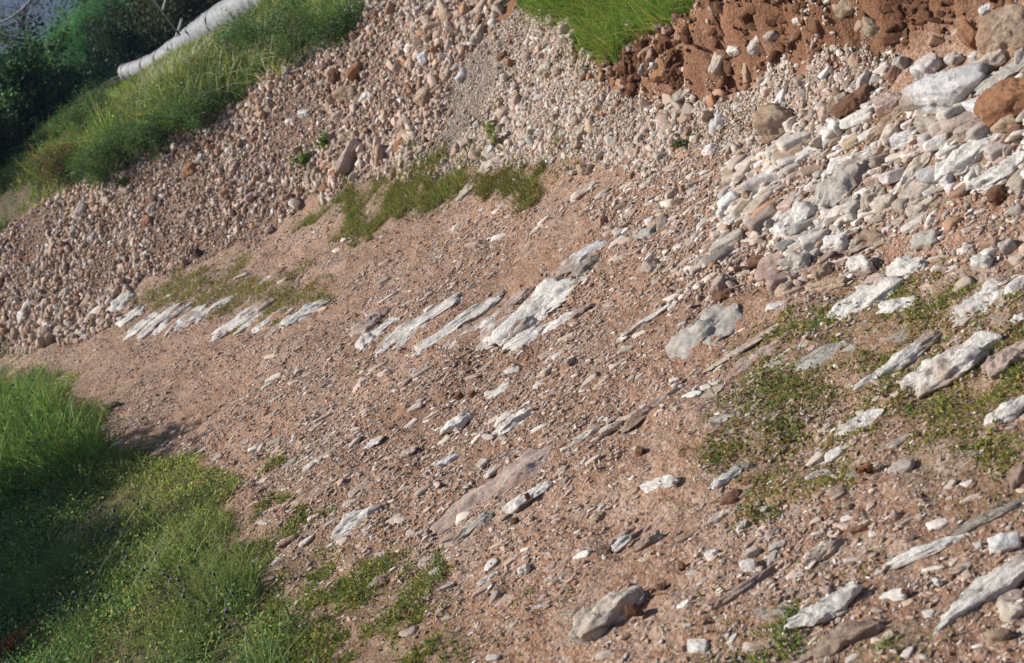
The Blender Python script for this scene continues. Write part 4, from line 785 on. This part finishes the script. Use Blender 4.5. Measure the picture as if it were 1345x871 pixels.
# purple flower heads in the verge
ST, hd = tube([(0, 0, 0), (-.004, 0, .04), (-.010, 0, .085)], [.0014, .0012, .001], 5), rock_shape(2, 5, 6, 6, .12)
f0 = None; fl = []
rf = np.random.default_rng(77)
for (cx, cy, sx, sy, k) in [(165, 705, 55, 22, 26), (235, 790, 70, 34, 34), (330, 840, 50, 22, 8), (120, 815, 50, 26, 10)]:
    for q in range(k): fl.append((cx+rf.normal(0, sx*.55), cy+rf.normal(0, sy*.6)))
fp = hit([f[0] for f in fl], [f[1] for f in fl])
for i, P in enumerate(fp):
    if f0 is None:
        f0 = empty('wildflower', P); tag(f0, 'small purple-topped wildflower standing in the green verge at the lower left', 'flower', 'wildflowers in the verge')
        s1 = mesh_np('stem', ST[0], ST[1], paint(ST[0], (.08, .13, .04)), M_LEAF, True, f0)
        V = hd[0]*np.array([.0036, .0036, .009])+np.array([-.011, 0, .094]); c = np.where((hd[0][:, 2:3] > .35), np.array([[.40, .38, .52]]), np.array([[.04, .02, .06]])); s2 = mesh_np('flower_head', V, hd[1], c, M_LEAF, True, f0)
        root = f0
    else:
        root = f0.copy(); C.objects.link(root); root.location = P.tolist()
        for ch in (s1, s2): c_ = ch.copy(); C.objects.link(c_); c_.parent = root
    root.rotation_euler = (rf.normal(0, .2), rf.normal(-.05, .2), rf.uniform(0, 6.28)); root.scale = [rf.uniform(.75, 1.25)]*3

# ------------------------------------------------------------------ pipe, stakes, cable, twigs
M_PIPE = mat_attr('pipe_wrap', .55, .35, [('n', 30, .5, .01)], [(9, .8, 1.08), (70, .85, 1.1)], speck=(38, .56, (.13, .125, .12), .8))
PC = [(164, 95, 16.3, 9), (170, 94, 16.2, 9.5), (185, 90, 15.8, 10), (206, 82, 15.3, 11), (228, 70, 14.8, 13), (254, 51, 14.2, 14.5), (284, 30, 13.5, 16), (317, 9, 12.9, 17), (360, -14, 12.4, 19), (420, -44, 12.1, 20)]
pc = np.array([np.append(at(a, b, d), r*1.12*d/FPX) for a, b, d, r in PC]); tq = np.linspace(0, 9, 260); PP = np.stack([np.interp(tq, range(10), pc[:, q]) for q in range(4)], 1)
for _ in range(30): PP[1:-1] = (PP[:-2]+PP[1:-1]*2+PP[2:])/4
ln = np.concatenate([[0], np.cumsum(np.linalg.norm(np.diff(PP[:, :3], axis=0), axis=1))])
zmin = H(PP[:, 0], PP[:, 1]); print('pipe z', PP[::40, 2].round(2), zmin[::40].round(2))
rr_ = PP[:, 3]*(1+.06*np.sin(ln*2*math.pi/.12)+.03*noise2(ln*5, ln*0, 4)); V, Fc = tube(PP[:, :3], rr_, 20); V[:, :] += .006*fbm3(V*9, 3, 8)[:, None]
c = paint(V, (.36, .36, .372))
pp = empty('pipe', PP[0, :3]); tag(pp, 'long whitish wrapped pipe lying along the top of the bank at the upper left', 'pipe')
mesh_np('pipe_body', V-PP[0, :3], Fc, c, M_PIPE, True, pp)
bands = []; off = 0; BV, BF = [], []
for k in range(18, 250, 26):
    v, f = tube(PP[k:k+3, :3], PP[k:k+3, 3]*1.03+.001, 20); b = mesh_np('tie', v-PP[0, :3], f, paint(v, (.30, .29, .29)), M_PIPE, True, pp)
def rod(name, label, cat, pts, rad, col, mat=None, ns=6):
    V, Fc = tube(pts, rad, ns); o = mesh_np(name, V-V.mean(0), Fc, paint(V, col), mat or M_WOOD, True); o.location = V.mean(0).tolist(); tag(o, label, cat); return o
g1 = at(236, 46, 13.9); rod('stake', 'thin dark slanting stake behind the white pipe', 'stake', [at(196, -8, 14.6), (at(196, -8, 14.6)+g1)/2, g1], [.012, .012, .012], (.07, .06, .06))
rod('stake', 'short white stick standing behind the pipe, lower of two', 'stake', [at(239, 24, 14.3), at(236, 34, 14.3), at(231, 48, 14.3)], [.011]*3, (.6, .62, .6))
rod('stake', 'short white stick at the top edge behind the pipe, upper of two', 'stake', [at(221, -12, 14.8), at(217, 2, 14.8), at(213, 16, 14.8)], [.011]*3, (.6, .62, .6))
cb = [at(*q) for q in [(-90, 60, 14), (-40, 44, 14), (-10, 34, 14), (12, 25, 14), (28, 13, 14), (38, 2, 14), (46, -14, 14), (50, -40, 14), (52, -90, 14)]]
rod('cable', 'pale curved cable hanging across the top left corner', 'cable', cb, [.011]*9, (.55, .55, .56), None, 8)
def gtw(pts, lift): 
    P = hit([p[0] for p in pts], [p[1] for p in pts]); P[:, 2] += np.array(lift); return P
rod('dry_twig', 'dark dry forked twig lying on rubble beside the brown stone', 'twig', gtw([(957, 357), (972, 356), (988, 357), (1003, 353), (1016, 344), (1030, 334)], [.012, .014, .016, .018, .02, .028]), np.array([.003, .004, .0045, .004, .003, .0015]), (.07, .04, .03))
rod('dry_stalk', 'long thin straight dry stalk lying across the pale gravel chute', 'dry stalk', gtw([(572, 200), (610, 172), (650, 146), (700, 110), (742, 80)], [.02]*5), [.0022]*5, (.10, .08, .06), None, 4)
rod('dry_stalk', 'short thin dark stalk on gravel left of the red bank', 'dry stalk', gtw([(772, 168), (795, 138), (815, 108), (835, 74)], [.02, .02, .025, .04]), [.002]*4, (.08, .06, .05), None, 4)

# ------------------------------------------------------------------ distant hills
th = np.linspace(R_(-75), R_(75), 160); hv = []
for k, (d, e) in enumerate([(380, 0), (450, 22), (560, 50), (700, 66), (900, 74)]):
    hv.append(np.stack([d*np.sin(th), d*np.cos(th), e*(1+.35*fbm2(th*3, th*0+k*.3, 4, 7))-(6 if k == 0 else 0)], 1))
hv = np.array(hv); nth = len(th); i = np.arange(4)[:, None]; j = np.arange(nth-1)[None]
Fc = np.stack([i*nth+j, i*nth+j+1, (i+1)*nth+j+1, (i+1)*nth+j], -1).reshape(-1, 4)
V = hv.reshape(-1, 3); tag(mesh_np('hills', V, Fc, paint(V, (.045, .06, .045)), mat_attr('hill', .95, .05, (), [(.02, .7, 1.3)]), True), kind='structure')
HAZE = 1
if HAZE:
    bm = bmesh.new(); bmesh.ops.create_cube(bm, size=1)
    for v in bm.verts: v.co = Vector((v.co.x*3300, v.co.y*3300, -12 if v.co.z < 0 else 96))
    me = bpy.data.meshes.new('haze'); bm.to_mesh(me); bm.free(); ho = bpy.data.objects.new('haze', me); C.objects.link(ho); tag(ho, 'thin blue haze over the hills', 'haze', None, 'stuff')
    hm = bpy.data.materials.new('haze'); hm.use_nodes = True; nt = hm.node_tree; nt.nodes.remove(nt.nodes['Principled BSDF']); pv = nt.nodes.new('ShaderNodeVolumePrincipled')
    pv.inputs['Color'].default_value = (.40, .56, .95, 1); pv.inputs['Density'].default_value = .0013; pv.inputs['Anisotropy'].default_value = .1
    nt.links.new(pv.outputs[0], nt.nodes['Material Output'].inputs['Volume']); me.materials.append(hm)
# ------------------------------------------------------------------ loose stones nobody could count, and the largest ones as objects
CAND.sort(key=lambda q: -q[0])
nst = sum(q['kind'] == 'stone' for q in PLACED); take = max(0, 298-nst)
chosen, rest = CAND[:take], CAND[take:]
for pxs, P, S, RM, c, k, X, Y, zn in chosen:
    V, Fc = rock_shape(4 if pxs > 24 else 3, int(rng.integers(1, 9999)), 9, 16, .07, (.62, 1.0)); Q = (V*S)@RM.T
    cols = np.clip(c*(1+.12*fbm3(Q*30+X, 3, 5)[:, None]), .01, 1)
    o = mesh_np('stone', Q, Fc, cols, M_ROCK, False); o.location = P.tolist()
    PLACED.append(dict(o=o, px=X, py=Y, L=pxs, W=pxs, c=k, sh='b', label='', ref='', kind='stone', zone=zn))
if rest:
    P, S, RM, c = [np.array([q[i] for q in rest]) for i in (1, 2, 3, 4)]; addstuff('scree', list(instances(P, S, RM, c, 3)))
tag(mesh_np('earth_clods', *CLODS, M_CLOD, False), 'lumps and clods of red brown earth along the broken bank', 'earth', None, 'stuff')
LAB = dict(scree='', pale_gravel='', rubble='', bank_stones='', track_gravel='')
for nm, arrs in BIGMESH.items():
    Vs, Fs, Cs = [], [], []; off = 0
    for V, Fc, Cc in arrs: Vs.append(V); Fs.append(Fc+off); Cs.append(Cc); off += len(V)
    o = mesh_np(nm, np.concatenate(Vs), np.concatenate(Fs), np.concatenate(Cs), M_STONE, False)
    tag(o, dict(scree='pinkish loose stones covering the bank on the left', pale_gravel='fine pale gravel chute running down from the bright grass', rubble='loose small rubble between the rocks at the upper right',
        earth_clods='lumps and clods of red brown earth along the broken bank', bank_stones='small stones stuck in the red earth bank', track_gravel='small gravel strewn over the brown track')[nm], dict(scree='scree', pale_gravel='gravel', rubble='rubble', bank_stones='pebbles', earth_clods='earth', track_gravel='gravel')[nm], None, 'stuff')
# labels: each stone is told apart by its look and by the landmark rock nearest to it
LM = [q for q in PLACED if q['ref']]
SPOT = [(120, 70, 'the round green tree'), (652, 175, 'the green sprig'), (420, 195, 'the bright green plant'), (800, 40, 'the bright grass wedge'), (500, 250, 'the yellow-green tuft'), (330, 380, 'the yellow weeds'), (60, 550, 'the tall grass on the left'), (300, 760, 'the flowery grass'), (300, 120, 'the long seeding grass')]
used = set(q['label'] for q in PLACED if q['label'])
def rel(dx, dy):
    a = math.degrees(math.atan2(-dy, dx)) % 360
    return ['right of', 'above and right of', 'above', 'above and left of', 'left of', 'below and left of', 'below', 'below and right of'][int((a+22.5)//45) % 8]
for q in sorted(PLACED, key=lambda q: -q['L']*q['W']):
    if q['label']: continue
    pts = [(m['px'], m['py'], m['ref']) for m in LM if m is not q]+SPOT
    pts.sort(key=lambda p: math.hypot(p[0]-q['px'], p[1]-q['py']))
    big = 'large' if q['L'] > 60 else 'mid-sized' if q['L'] > 28 else 'small'
    asp = q['L']/max(q['W'], 1); shp = {'f': 'flat slab', 's': 'narrow bedrock rib'}.get(q['sh'], 'elongated stone' if asp > 2 else 'oblong stone' if asp > 1.45 else 'blocky stone')
    ok = False
    for near in pts[:9]:
        d = math.hypot(near[0]-q['px'], near[1]-q['py']); how = 'touching,' if False else ('just ' if d < 55 else '' if d < 130 else 'well ')
        for sz in (big,):
            lab = f"{sz} {CNAME[q['c']]} {shp} {how}{rel(q['px']-near[0], q['py']-near[1])} {near[2]}"
            if lab not in used and len(lab.split()) <= 16: ok = True; break
        if ok: break
    used.add(lab); q['label'] = lab
GR = dict(stone='stones and rocks lying on the track and banks', rock_slab='flat rock slabs flush with the soil', bedrock='ribs of bedrock showing through the track', boulder='boulders at the upper right')
CT = dict(stone='stone', rock_slab='rock slab', bedrock='bedrock', boulder='boulder')
for q in PLACED: tag(q['o'], q['label'], CT[q['kind']], GR[q['kind']])
print('PLACED', len(PLACED), 'stones', sum(q['kind'] == 'stone' for q in PLACED), 'cand', len(CAND), 'dups', len(PLACED)-len(set(q['label'] for q in PLACED)))
